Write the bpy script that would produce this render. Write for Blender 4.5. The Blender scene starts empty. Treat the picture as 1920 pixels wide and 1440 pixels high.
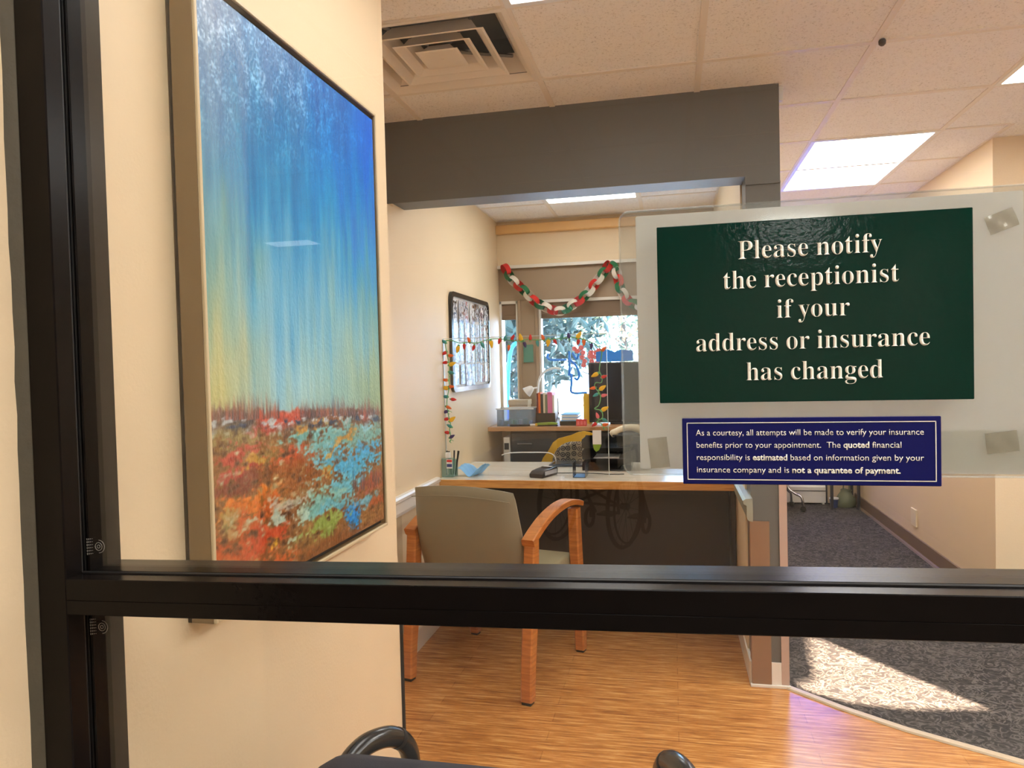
import bpy, bmesh, math, random
import numpy as np
from mathutils import Vector, Matrix

S = bpy.context.scene
COL = S.collection
PI = math.pi
random.seed(7)

# ------------------------------------------------------------------ camera
cam_data = bpy.data.cameras.new('camera')
cam_data.sensor_fit = 'HORIZONTAL'
cam_data.sensor_width = 36.0
cam_data.lens = 1365.0 / 1920.0 * 36.0
cam_data.clip_start = 0.02
cam_data.clip_end = 200
cam = bpy.data.objects.new('camera', cam_data)
COL.objects.link(cam)
YAW, PITCH, ROLL = 0.2163, -0.0265, -0.0254
cam.matrix_world = (Matrix.Translation((0, 0, 1.38)) @ Matrix.Rotation(YAW, 4, 'Z')
                    @ Matrix.Rotation(PI / 2 + PITCH, 4, 'X') @ Matrix.Rotation(ROLL, 4, 'Z'))
S.camera = cam

# ------------------------------------------------------------------ render look
S.view_settings.view_transform = 'Standard'
S.view_settings.look = 'None'
S.view_settings.gamma = 1.0
S.view_settings.exposure = 0.68
S.view_settings.use_curve_mapping = False
S.render.engine = 'CYCLES'
S.cycles.use_denoising = True
S.cycles.transparent_max_bounces = 24
S.cycles.max_bounces = 10
S.cycles.diffuse_bounces = 5
S.cycles.glossy_bounces = 4
S.cycles.sample_clamp_indirect = 6.0
S.cycles.caustics_reflective = False
S.cycles.caustics_refractive = False

# ------------------------------------------------------------------ sky and sun
LAMP = 10.0           # base troffer radiance; each lamp scales it to balance the rooms
SUN_TAN = 0.5
world = bpy.data.worlds.new('sky')
S.world = world
world.use_nodes = True
bg = world.node_tree.nodes['Background']
bg.inputs[0].default_value = (0.36, 0.61, 1.0, 1)
bg.inputs[1].default_value = 12.0
sun_data = bpy.data.lights.new('sun', 'SUN')
sun_data.energy = 84.0
sun_data.color = (1.0, 0.73, 0.53)
sun_data.angle = math.radians(0.6)
sun = bpy.data.objects.new('sun', sun_data)
sun.location = (8, -9, 8)
sun.rotation_euler = Vector((-0.6, 0.8, -SUN_TAN)).to_track_quat('-Z', 'Y').to_euler()
COL.objects.link(sun)


# ------------------------------------------------------------------ materials
def lin(r, g, b):
    f = lambda c: (c / 255 / 12.92) if c <= 10.31 else ((c / 255 + 0.055) / 1.055) ** 2.4
    return (f(r), f(g), f(b), 1.0)


def new_mat(name):
    m = bpy.data.materials.new(name)
    m.use_nodes = True
    nt = m.node_tree
    return m, nt, nt.nodes['Principled BSDF'], nt.nodes, nt.links


def plain(name, rgb, rough=0.5, metal=0.0, spec=0.5, var=0.06, scale=18.0, bump=0.0, bscale=120.0, coat=0.0):
    """painted / moulded surface: a base colour with slight procedural variation and optional bump"""
    m, nt, p, N, L = new_mat(name)
    c = lin(*rgb)
    tc = N.new('ShaderNodeTexCoord')
    no = N.new('ShaderNodeTexNoise')
    no.inputs['Scale'].default_value = scale
    no.inputs['Detail'].default_value = 4
    L.new(tc.outputs['Object'], no.inputs['Vector'])
    mx = N.new('ShaderNodeMix'); mx.data_type = 'RGBA'
    mx.inputs[6].default_value = tuple(v * (1 - var) for v in c[:3]) + (1,)
    mx.inputs[7].default_value = tuple(min(1, v * (1 + var)) for v in c[:3]) + (1,)
    L.new(no.outputs['Fac'], mx.inputs[0])
    L.new(mx.outputs[2], p.inputs['Base Color'])
    p.inputs['Roughness'].default_value = rough
    p.inputs['Metallic'].default_value = metal
    p.inputs['Specular IOR Level'].default_value = spec
    p.inputs['Coat Weight'].default_value = coat
    if bump > 0:
        n2 = N.new('ShaderNodeTexNoise')
        n2.inputs['Scale'].default_value = bscale
        n2.inputs['Detail'].default_value = 3
        L.new(tc.outputs['Object'], n2.inputs['Vector'])
        b = N.new('ShaderNodeBump')
        b.inputs['Strength'].default_value = bump
        b.inputs['Distance'].default_value = 0.002
        L.new(n2.outputs['Fac'], b.inputs['Height'])
        L.new(b.outputs['Normal'], p.inputs['Normal'])
    return m


def glass_mat(name, tint=(0.97, 0.985, 0.98), base=0.04, milky=0.0, milk_rgb=(235, 235, 230), rough=0.0):
    m, nt, p, N, L = new_mat(name)
    N.remove(p)
    out = N['Material Output']
    lw = N.new('ShaderNodeLayerWeight'); lw.inputs['Blend'].default_value = 0.5
    pw = N.new('ShaderNodeMath'); pw.operation = 'POWER'; pw.inputs[1].default_value = 5.0
    L.new(lw.outputs['Facing'], pw.inputs[0])
    ma = N.new('ShaderNodeMath'); ma.operation = 'MULTIPLY_ADD'
    ma.inputs[1].default_value = 1 - base; ma.inputs[2].default_value = base
    L.new(pw.outputs[0], ma.inputs[0])
    tr = N.new('ShaderNodeBsdfTransparent'); tr.inputs[0].default_value = tint + (1,)
    gl = N.new('ShaderNodeBsdfGlossy'); gl.inputs['Roughness'].default_value = rough
    mx = N.new('ShaderNodeMixShader')
    L.new(ma.outputs[0], mx.inputs[0]); L.new(tr.outputs[0], mx.inputs[1]); L.new(gl.outputs[0], mx.inputs[2])
    if milky > 0:
        df = N.new('ShaderNodeBsdfDiffuse'); df.inputs[0].default_value = lin(*milk_rgb)
        m2 = N.new('ShaderNodeMixShader'); m2.inputs[0].default_value = milky
        L.new(mx.outputs[0], m2.inputs[1]); L.new(df.outputs[0], m2.inputs[2])
        L.new(m2.outputs[0], out.inputs[0])
    else:
        L.new(mx.outputs[0], out.inputs[0])
    return m


def emit_mat(name, rgb, strength):
    m, nt, p, N, L = new_mat(name)
    p.inputs['Base Color'].default_value = (0.8, 0.8, 0.8, 1)
    p.inputs['Emission Color'].default_value = rgb + (1,)
    p.inputs['Emission Strength'].default_value = strength
    return m


def ramp(N, stops):
    r = N.new('ShaderNodeValToRGB')
    el = r.color_ramp.elements
    while len(el) < len(stops):
        el.new(0.5)
    for e, (pos, c) in zip(el, stops):
        e.position = pos; e.color = c
    return r


def wood_mat(name, dark, light, rough=0.4, scale=(1.5, 22, 22), coat=0.0):
    m, nt, p, N, L = new_mat(name)
    tc = N.new('ShaderNodeTexCoord'); mp = N.new('ShaderNodeMapping')
    mp.inputs['Scale'].default_value = scale
    L.new(tc.outputs['Object'], mp.inputs['Vector'])
    no = N.new('ShaderNodeTexNoise'); no.inputs['Scale'].default_value = 3.0
    no.inputs['Detail'].default_value = 7; no.inputs['Distortion'].default_value = 0.9
    L.new(mp.outputs[0], no.inputs['Vector'])
    r = ramp(N, [(0.32, lin(*dark)), (0.66, lin(*light))])
    L.new(no.outputs['Fac'], r.inputs[0]); L.new(r.outputs[0], p.inputs['Base Color'])
    p.inputs['Roughness'].default_value = rough
    p.inputs['Coat Weight'].default_value = coat
    return m


def floor_wood():
    m, nt, p, N, L = new_mat('strand_bamboo_planks')
    tc = N.new('ShaderNodeTexCoord')
    br = N.new('ShaderNodeTexBrick')
    br.inputs['Scale'].default_value = 1.0
    br.inputs['Brick Width'].default_value = 0.95; br.inputs['Row Height'].default_value = 0.072
    br.inputs['Mortar Size'].default_value = 0.0018; br.inputs['Mortar Smooth'].default_value = 0.3
    br.inputs['Bias'].default_value = 0.0
    br.inputs['Color1'].default_value = lin(174, 114, 54); br.inputs['Color2'].default_value = lin(208, 146, 78)
    br.inputs['Mortar'].default_value = lin(120, 72, 30)
    L.new(tc.outputs['Object'], br.inputs['Vector'])
    mp = N.new('ShaderNodeMapping'); mp.inputs['Scale'].default_value = (2.4, 34.0, 1.0)
    L.new(tc.outputs['Object'], mp.inputs['Vector'])
    no = N.new('ShaderNodeTexNoise'); no.inputs['Scale'].default_value = 2.4
    no.inputs['Detail'].default_value = 9; no.inputs['Roughness'].default_value = 0.7
    L.new(mp.outputs[0], no.inputs['Vector'])
    r = ramp(N, [(0.36, lin(104, 54, 18)), (0.5, lin(190, 122, 54)), (0.63, lin(244, 192, 118))])
    L.new(no.outputs['Fac'], r.inputs[0])
    mx = N.new('ShaderNodeMix'); mx.data_type = 'RGBA'; mx.inputs[0].default_value = 0.6
    L.new(br.outputs['Color'], mx.inputs[6]); L.new(r.outputs[0], mx.inputs[7])
    L.new(mx.outputs[2], p.inputs['Base Color'])
    p.inputs['Roughness'].default_value = 0.2
    p.inputs['Specular IOR Level'].default_value = 0.75
    b = N.new('ShaderNodeBump'); b.inputs['Strength'].default_value = 0.12; b.inputs['Distance'].default_value = 0.001
    L.new(no.outputs['Fac'], b.inputs['Height']); L.new(b.outputs['Normal'], p.inputs['Normal'])
    return m


def carpet_mat():
    m, nt, p, N, L = new_mat('charcoal_swirl_carpet')
    tc = N.new('ShaderNodeTexCoord')
    n1 = N.new('ShaderNodeTexNoise'); n1.inputs['Scale'].default_value = 17; n1.inputs['Detail'].default_value = 1.5
    n1.inputs['Distortion'].default_value = 2.2
    L.new(tc.outputs['Object'], n1.inputs['Vector'])
    # thin curly lines where the noise crosses its middle value
    s = N.new('ShaderNodeMath'); s.operation = 'SUBTRACT'; s.inputs[1].default_value = 0.5
    L.new(n1.outputs['Fac'], s.inputs[0])
    a = N.new('ShaderNodeMath'); a.operation = 'ABSOLUTE'; L.new(s.outputs[0], a.inputs[0])
    r = ramp(N, [(0.0, lin(104, 99, 95)), (0.06, lin(64, 61, 60)), (0.15, lin(50, 48, 49))])
    L.new(a.outputs[0], r.inputs[0])
    n2 = N.new('ShaderNodeTexNoise'); n2.inputs['Scale'].default_value = 420; L.new(tc.outputs['Object'], n2.inputs['Vector'])
    mx = N.new('ShaderNodeMix'); mx.data_type = 'RGBA'; mx.blend_type = 'OVERLAY'; mx.inputs[0].default_value = 0.5
    L.new(r.outputs[0], mx.inputs[6]); L.new(n2.outputs['Fac'], mx.inputs[7])
    L.new(mx.outputs[2], p.inputs['Base Color'])
    p.inputs['Roughness'].default_value = 0.95; p.inputs['Specular IOR Level'].default_value = 0.1
    b = N.new('ShaderNodeBump'); b.inputs['Strength'].default_value = 0.5; b.inputs['Distance'].default_value = 0.004
    L.new(n2.outputs['Fac'], b.inputs['Height']); L.new(b.outputs['Normal'], p.inputs['Normal'])
    return m


def tile_mat():
    m, nt, p, N, L = new_mat('mineral_ceiling_tile')
    tc = N.new('ShaderNodeTexCoord')
    v = N.new('ShaderNodeTexNoise'); v.inputs['Scale'].default_value = 130; v.inputs['Detail'].default_value = 5
    v.inputs['Roughness'].default_value = 0.75
    L.new(tc.outputs['Object'], v.inputs['Vector'])
    r = ramp(N, [(0.0, lin(170, 166, 164)), (0.36, lin(196, 192, 190)), (0.44, lin(247, 245, 246)), (1.0, lin(250, 248, 250))])
    L.new(v.outputs['Fac'], r.inputs[0]); L.new(r.outputs[0], p.inputs['Base Color'])
    p.inputs['Roughness'].default_value = 0.95
    b = N.new('ShaderNodeBump'); b.inputs['Strength'].default_value = 0.35; b.inputs['Distance'].default_value = 0.002
    L.new(v.outputs['Fac'], b.inputs['Height']); L.new(b.outputs['Normal'], p.inputs['Normal'])
    return m


def vcol_mat(name, attr, rough=0.45, bump=0.3, bscale=(90, 90, 90)):
    m, nt, p, N, L = new_mat(name)
    at = N.new('ShaderNodeVertexColor'); at.layer_name = attr
    L.new(at.outputs['Color'], p.inputs['Base Color'])
    p.inputs['Roughness'].default_value = rough
    tc = N.new('ShaderNodeTexCoord'); mp = N.new('ShaderNodeMapping'); mp.inputs['Scale'].default_value = bscale
    L.new(tc.outputs['Object'], mp.inputs['Vector'])
    n = N.new('ShaderNodeTexNoise'); n.inputs['Scale'].default_value = 1; n.inputs['Detail'].default_value = 5
    L.new(mp.outputs[0], n.inputs['Vector'])
    b = N.new('ShaderNodeBump'); b.inputs['Strength'].default_value = bump; b.inputs['Distance'].default_value = 0.003
    L.new(n.outputs['Fac'], b.inputs['Height']); L.new(b.outputs['Normal'], p.inputs['Normal'])
    return m


def pattern_fabric():
    m, nt, p, N, L = new_mat('ogee_upholstery')
    tc = N.new('ShaderNodeTexCoord'); mp = N.new('ShaderNodeMapping')
    mp.inputs['Rotation'].default_value = (PI / 2, 0, 0)
    L.new(tc.outputs['Object'], mp.inputs['Vector'])
    v = N.new('ShaderNodeTexVoronoi'); v.voronoi_dimensions = '2D'; v.inputs['Scale'].default_value = 27
    v.inputs['Randomness'].default_value = 0.35
    L.new(mp.outputs[0], v.inputs['Vector'])
    lt, dk = lin(164, 152, 132), lin(48, 46, 50)
    r = ramp(N, [(0.0, dk), (0.14, dk), (0.18, lt), (0.24, lt), (0.28, dk), (0.40, dk), (0.46, lt), (0.52, lt)])
    L.new(v.outputs['Distance'], r.inputs[0]); L.new(r.outputs[0], p.inputs['Base Color'])
    p.inputs['Roughness'].default_value = 0.9
    return m


def photo_mat(name, seed, scale):
    m, nt, p, N, L = new_mat(name)
    tc = N.new('ShaderNodeTexCoord'); mp = N.new('ShaderNodeMapping'); mp.inputs['Location'].default_value = (seed, seed * 2, seed * 3)
    mp.inputs['Scale'].default_value = (scale, scale, scale * 0.7)
    L.new(tc.outputs['Object'], mp.inputs['Vector'])
    n = N.new('ShaderNodeTexNoise'); n.inputs['Scale'].default_value = 1; n.inputs['Detail'].default_value = 3; n.inputs['Distortion'].default_value = 1.0
    L.new(mp.outputs[0], n.inputs['Vector'])
    rr = random.Random(seed)
    cs = [lin(28, 26, 30), lin(120, 84, 60), lin(205, 205, 212), lin(90, 100, 125), lin(238, 238, 240), lin(150, 60, 50)]
    rr.shuffle(cs)
    r = ramp(N, [(0.36, lin(16, 15, 18)), (0.44, cs[0]), (0.49, cs[1]), (0.53, lin(240, 240, 244)), (0.60, cs[2])])
    r.color_ramp.interpolation = 'EASE'
    L.new(n.outputs['Fac'], r.inputs[0]); L.new(r.outputs[0], p.inputs['Base Color'])
    p.inputs['Roughness'].default_value = 0.22
    return m


M = {}
M['wall'] = plain('tan_wall_paint', (228, 206, 172), 0.55, var=0.03, scale=6, bump=0.25, bscale=160)
M['wainscot'] = plain('tan_wainscot_paint', (206, 182, 146), 0.5, var=0.03, scale=6, bump=0.2, bscale=160)
M['wall_lobby'] = plain('lobby_wall_paint', (238, 226, 206), 0.7, var=0.03, scale=6, bump=0.2, bscale=160)
M['header'] = plain('grey_green_wall_paint', (100, 99, 94), 0.5, var=0.05, scale=3, bump=0.15, bscale=160)
M['white_trim'] = plain('white_trim_paint', (228, 222, 212), 0.35, var=0.02)
M['sage_trim'] = plain('sage_trim_paint', (150, 150, 134), 0.4, var=0.03)
M['tile'] = tile_mat()
M['tbar'] = plain('ceiling_tee_metal', (238, 230, 222), 0.5, var=0.02)
M['floor'] = floor_wood()
M['carpet'] = carpet_mat()
M['bronze'] = plain('dark_bronze_aluminium', (16, 12, 11), 0.26, metal=0.0, spec=0.13, var=0.12, scale=40, bump=0.04, bscale=300)
M['gasket'] = plain('black_glazing_gasket', (10, 10, 11), 0.55)
M['caulk'] = plain('olive_sealant', (74, 68, 54), 0.7, var=0.2, scale=30, bump=0.8, bscale=60)
M['glass'] = glass_mat('partition_glass')
M['plexi'] = glass_mat('clear_acrylic', (0.98, 0.985, 0.985), 0.05)
M['plexi_edge'] = plain('polished_acrylic_edge', (206, 214, 214), 0.15, var=0.02)
M['sleeve'] = glass_mat('clear_plastic_sleeve', (0.93, 0.94, 0.94), 0.08, milky=0.10, rough=0.08)
M['tape'] = glass_mat('clear_tape', (0.9, 0.88, 0.84), 0.06, milky=0.28, milk_rgb=(205, 196, 180), rough=0.15)
M['winglass'] = glass_mat('window_glass', (0.95, 0.97, 0.98), 0.04)
M['daylight_tint'] = glass_mat('daylight_tint_glass', (0.13, 0.26, 0.58), 0.05)  # blue tint added to dim and cool the hall window's daylight
M['frame_tan'] = plain('champagne_frame', (206, 186, 150), 0.38, var=0.06, scale=14)
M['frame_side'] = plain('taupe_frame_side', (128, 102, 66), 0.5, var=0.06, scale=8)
M['black'] = plain('matt_black', (16, 15, 17), 0.5)
M['black_gloss'] = plain('black_plastic', (18, 18, 20), 0.22, spec=0.6)
M['sign_green'] = plain('dark_green_plate', (0, 44, 35), 0.10, spec=0.32, var=0.04, bump=0.10, bscale=160)
M['sign_blue'] = plain('navy_blue_plate', (18, 22, 92), 0.28, spec=0.25, var=0.03)
M['ivory'] = plain('ivory_lettering', (250, 244, 230), 0.5, var=0.0)
M['white'] = plain('white_plastic', (236, 236, 234), 0.35, var=0.02)
M['paper'] = plain('poster_paper', (250, 248, 242), 0.6, var=0.03, scale=4)
_nt = M['paper'].node_tree           # thin paper lets light through from the room side
_tl = _nt.nodes.new('ShaderNodeBsdfTranslucent'); _tl.inputs[0].default_value = lin(252, 250, 244)
_mx = _nt.nodes.new('ShaderNodeMixShader'); _mx.inputs[0].default_value = 0.62
_nt.links.new(_nt.nodes['Principled BSDF'].outputs[0], _mx.inputs[1]); _nt.links.new(_tl.outputs[0], _mx.inputs[2])
_nt.links.new(_mx.outputs[0], _nt.nodes['Material Output'].inputs[0])
for _k, _f in (('lamp', 1.0), ('lamp_front', 0.39), ('lamp_back', 0.45), ('lamp_hall', 0.56), ('lamp_lobby', 0.28), ('corner_fill', 1.25), ('lamp_dim', 0.16)):
    M[_k] = emit_mat('troffer_diffuser', (1.0, 0.97, 0.94), LAMP * _f)
M['honey'] = wood_mat('honey_maple', (164, 94, 40), (198, 126, 62), 0.32, (2, 2, 26))
M['desk_edge'] = wood_mat('maple_edge', (190, 128, 62), (226, 170, 98), 0.35, (2.2, 24, 30))
M['desk_top'] = wood_mat('pale_maple_laminate', (228, 216, 196), (240, 232, 216), 0.22, (2.5, 26, 20))
M['counter'] = wood_mat('counter_laminate', (186, 136, 92), (204, 156, 110), 0.35, (2, 20, 20))
M['modesty'] = plain('dark_taupe_panel', (52, 45, 42), 0.4, var=0.05)
M['vinyl'] = plain('taupe_vinyl', (134, 126, 106), 0.32, var=0.04, scale=20, bump=0.08, bscale=250)
M['seat_vinyl'] = plain('grey_green_vinyl', (150, 142, 112), 0.4, var=0.04)
M['brown_guard'] = plain('brown_corner_guard', (142, 108, 82), 0.4, var=0.06)
M['pink_guard'] = plain('mauve_corner_guard', (186, 160, 146), 0.4, var=0.03)
M['navy_fabric'] = plain('navy_black_fabric', (34, 36, 52), 0.7, var=0.08, scale=60, bump=0.3, bscale=500)
M['chrome'] = plain('chrome', (205, 205, 208), 0.12, metal=1.0, var=0.02)
M['steel'] = plain('brushed_steel', (150, 155, 162), 0.25, metal=0.9, var=0.05)
M['charcoal'] = plain('charcoal_enamel', (50, 50, 56), 0.4, var=0.06)
M['shade'] = plain('brown_roller_shade', (126, 104, 84), 0.8, var=0.05)
M['mullion'] = plain('taupe_mullion_paint', (160, 138, 114), 0.5, var=0.04)
M['ogee'] = pattern_fabric()
M['yellow'] = plain('mustard_knit', (222, 172, 30), 0.9, var=0.12, scale=60, bump=0.5, bscale=300)
M['base_brown'] = plain('brown_vinyl_base', (120, 98, 80), 0.5, var=0.04)
for k, c in dict(red=(206, 36, 34), green=(22, 110, 70), offwhite=(226, 218, 204), teal=(60, 150, 150), orange=(238, 110, 40),
                 gold=(240, 190, 30), purple=(70, 50, 110), pink=(236, 110, 120), vine=(110, 176, 110), blue=(40, 140, 236),
                 sky=(110, 180, 240), magenta=(226, 120, 170), lime=(130, 160, 50), olive=(116, 122, 96), cream=(232, 218, 190),
                 maroon=(120, 40, 48)).items():
    M[k] = plain(k + '_card', c, 0.55, var=0.05)


# ------------------------------------------------------------------ mesh builder
WM = {}      # object name -> frame its mesh is written in


class MB:
    def __init__(self):
        self.bm = bmesh.new()

    def _merge(self, b, mtx=None):
        if mtx is not None:
            bmesh.ops.transform(b, matrix=mtx, verts=b.verts)
        me = bpy.data.meshes.new('tmp'); b.to_mesh(me); b.free()
        self.bm.from_mesh(me); bpy.data.meshes.remove(me)
        return self

    def box(self, x0, x1, y0, y1, z0, z1, bev=0.0, seg=2, mtx=None):
        b = bmesh.new()
        bmesh.ops.create_cube(b, size=1.0)
        for v in b.verts:
            v.co = Vector(((x0 + x1) / 2 + v.co.x * (x1 - x0), (y0 + y1) / 2 + v.co.y * (y1 - y0), (z0 + z1) / 2 + v.co.z * (z1 - z0)))
        if bev > 0:
            bmesh.ops.bevel(b, geom=list(b.edges), offset=bev, segments=seg, affect='EDGES', profile=0.5)
        return self._merge(b, mtx)

    def prism(self, pts, axis, a0, a1, bev=0.0, seg=2, mtx=None):
        """polygon pts in the plane perpendicular to axis, extruded from a0 to a1.  x: pts=(y,z)  y: pts=(x,z)  z: pts=(x,y)"""
        b = bmesh.new()
        def P(p, a):
            return {'x': (a, p[0], p[1]), 'y': (p[0], a, p[1]), 'z': (p[0], p[1], a)}[axis]
        lo = [b.verts.new(P(p, a0)) for p in pts]
        hi = [b.verts.new(P(p, a1)) for p in pts]
        n = len(pts)
        b.faces.new(lo); b.faces.new(hi)
        caps = []
        for i in range(n):
            b.faces.new((lo[i], lo[(i + 1) % n], hi[(i + 1) % n], hi[i]))
        bmesh.ops.recalc_face_normals(b, faces=b.faces)
        if bev > 0:
            es = [e for e in b.edges if (e.verts[0] in lo) == (e.verts[1] in lo)]
            bmesh.ops.bevel(b, geom=es, offset=bev, segments=seg, affect='EDGES', profile=0.5)
        return self._merge(b, mtx)

    def tube(self, pts, r, n=10, closed=False, flat=None, mtx=None):
        """swept circle (or flat=(w,h) rectangle-ish) along pts; r a number or one per point"""
        pts = [Vector(p) for p in pts]
        m = len(pts)
        rs = r if isinstance(r, (list, tuple)) else [r] * m
        b = bmesh.new()
        rings = []
        up = None
        for i, p in enumerate(pts):
            if closed:
                t = (pts[(i + 1) % m] - pts[i - 1]).normalized()
            else:
                t = (pts[min(i + 1, m - 1)] - pts[max(i - 1, 0)]).normalized()
            if up is None:
                ref = Vector((0, 0, 1)) if abs(t.z) < 0.9 else Vector((1, 0, 0))
                up = (ref - t * ref.dot(t)).normalized()
            else:
                up = (up - t * up.dot(t)).normalized()
            s = t.cross(up)
            ring = []
            for k in range(n):
                a = 2 * PI * k / n
                ring.append(b.verts.new(p + (s * math.cos(a) + up * math.sin(a)) * rs[i]))
            rings.append(ring)
        cnt = m if closed else m - 1
        for i in range(cnt):
            A, B = rings[i], rings[(i + 1) % m]
            for k in range(n):
                b.faces.new((A[k], A[(k + 1) % n], B[(k + 1) % n], B[k]))
        if not closed:
            b.faces.new(rings[0]); b.faces.new(rings[-1])
        bmesh.ops.recalc_face_normals(b, faces=b.faces)
        return self._merge(b, mtx)

    def sweep(self, secs, mtx=None):
        """loft through a list of equal-length closed sections (lists of 3d points)"""
        b = bmesh.new()
        R = [[b.verts.new(p) for p in s] for s in secs]
        n = len(secs[0])
        for A, B in zip(R, R[1:]):
            for k in range(n):
                b.faces.new((A[k], A[(k + 1) % n], B[(k + 1) % n], B[k]))
        b.faces.new(R[0]); b.faces.new(R[-1])
        bmesh.ops.recalc_face_normals(b, faces=b.faces)
        return self._merge(b, mtx)

    def lathe(self, prof, c=(0, 0, 0), n=20, sx=1.0, sy=1.0, mtx=None):
        b = bmesh.new()
        R = []
        for r, z in prof:
            R.append([b.verts.new((c[0] + sx * r * math.cos(2 * PI * k / n), c[1] + sy * r * math.sin(2 * PI * k / n), c[2] + z)) for k in range(n)])
        for A, B in zip(R, R[1:]):
            for k in range(n):
                b.faces.new((A[k], A[(k + 1) % n], B[(k + 1) % n], B[k]))
        b.faces.new(R[0]); b.faces.new(R[-1])
        bmesh.ops.recalc_face_normals(b, faces=b.faces)
        return self._merge(b, mtx)

    def grid(self, fn, nu, nv, thick=0.0):
        b = bmesh.new()
        V = [[b.verts.new(fn(i / nu, j / nv)) for j in range(nv + 1)] for i in range(nu + 1)]
        for i in range(nu):
            for j in range(nv):
                b.faces.new((V[i][j], V[i + 1][j], V[i + 1][j + 1], V[i][j + 1]))
        if thick > 0:
            bmesh.ops.recalc_face_normals(b, faces=b.faces)
            bmesh.ops.solidify(b, geom=list(b.faces), thickness=thick)
        return self._merge(b)

    def build(self, name, mat, parent=None, smooth=False, kind=None, local=False):
        """link as ONE object; shapes are given in world metres, or in the parent's own frame when local"""
        me = bpy.data.meshes.new(name)
        base = WM.get(parent.name, Matrix()) if parent is not None else Matrix()
        if not local and parent is not None:
            bmesh.ops.transform(self.bm, matrix=base.inverted(), verts=self.bm.verts)
        self.bm.to_mesh(me); self.bm.free()
        me.materials.append(mat if not isinstance(mat, str) else M[mat])
        if smooth:
            for p in me.polygons:
                p.use_smooth = True
            try:
                me.set_sharp_from_angle(angle=math.radians(40))
            except Exception:
                pass
        o = bpy.data.objects.new(name, me)
        COL.objects.link(o)
        WM[o.name] = base
        if parent is not None:
            o.parent = parent
        if kind:
            o['kind'] = kind
        return o


def box(*a, **k):
    return MB().box(*a, **k)


def empty(name, loc=(0, 0, 0), rz=0.0):
    o = bpy.data.objects.new(name, None)
    o.empty_display_size = 0.05
    o.location = loc
    o.rotation_euler = (0, 0, rz)
    COL.objects.link(o)
    WM[o.name] = Matrix.Translation(loc) @ Matrix.Rotation(rz, 4, 'Z')
    return o


def tag(o, label, cat, group=None, kind=None):
    o['label'] = label
    o['category'] = cat
    if group: o['group'] = group
    if kind: o['kind'] = kind
    return o


def struct(o, label=None):
    o['kind'] = 'structure'
    if label: o['label'] = label
    return o


def rrect(x0, x1, z0, z1, r, n=5):
    """rounded rectangle outline"""
    pts = []
    for cx, cz, a0 in ((x1 - r, z1 - r, 0), (x0 + r, z1 - r, 90), (x0 + r, z0 + r, 180), (x1 - r, z0 + r, 270)):
        for k in range(n + 1):
            a = math.radians(a0 + 90 * k / n)
            pts.append((cx + r * math.cos(a), cz + r * math.sin(a)))
    return pts


def smooth_path(pts, sub=4, closed=False):
    """catmull-rom resampling"""
    P = [Vector(p) for p in pts]
    out = []
    n = len(P)
    rng = range(n) if closed else range(n - 1)
    for i in rng:
        p0 = P[i - 1] if (closed or i > 0) else P[i]
        p1 = P[i]; p2 = P[(i + 1) % n]
        p3 = P[(i + 2) % n] if (closed or i + 2 < n) else p2
        for k in range(sub):
            t = k / sub
            out.append(0.5 * ((2 * p1) + (p2 - p0) * t + (2 * p0 - 5 * p1 + 4 * p2 - p3) * t * t + (3 * p1 - p0 - 3 * p2 + p3) * t ** 3))
    if not closed:
        out.append(P[-1])
    return out

# ================================================================== THE SETTING
GY0, GY1 = 0.745, 0.838        # storefront frame, front and back
CE, CB = 2.50, 2.43            # ceiling heights: front office and hall, back office
STRIP = [(0.45, 3.178), (0.63, 3.02), (0.82, 2.882), (1.13, 2.71), (1.9, 2.40), (3.0, 2.05), (4.2, 1.75)]

# floors
struct(MB().prism([(-1.36, GY0), (4.2, GY0)] + STRIP[::-1] + [(0.45, 5.25), (-1.36, 5.25)], 'z', -0.05, 0.0).build('floor', 'floor'))
struct(MB().prism(STRIP + [(4.2, 7.42), (0.45, 7.42)], 'z', -0.05, 0.002).build('floor_hall', 'carpet'))
M['lobby_floor'] = plain('lobby_vinyl_floor', (196, 188, 176), 0.3, var=0.05)
struct(box(-4.7, 1.98, -6.1, GY0, -0.05, 0.0).build('floor_lobby', M['lobby_floor']))
sm = MB()
prof = [(-0.018, 0.0), (-0.014, 0.006), (0.0, 0.009), (0.014, 0.006), (0.018, 0.0)]
secs = []
for i, p in enumerate(STRIP):
    a = Vector(STRIP[max(i - 1, 0)]); b = Vector(STRIP[min(i + 1, len(STRIP) - 1)])
    t = (b - a).normalized(); nrm = Vector((-t.y, t.x))
    secs.append([(p[0] + nrm.x * u, p[1] + nrm.y * u, 0.001 + w) for u, w in prof])
struct(sm.sweep(secs).build('trim_1', plain('beige_transition_strip', (196, 178, 152), 0.35), smooth=True))

# walls
struct(box(-1.36, -0.78, 0.30, 1.957, 0, 2.7).build('wall_left', 'wall'))
fl_ = box(-1.36, -1.24, 3.18, 5.45, 0, 2.7)
fl_.box(-1.36, -1.24, 1.957, 3.18, 0.79, 2.12)
fl_.box(-1.36, -1.275, 1.957, 3.18, 2.12, 2.7)
struct(fl_.build('wall_far_left', 'wall'))
struct(box(-1.36, -1.24, 1.957, 3.18, 0, 0.79).build('wall_wainscot_left', 'wainscot'))
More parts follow.
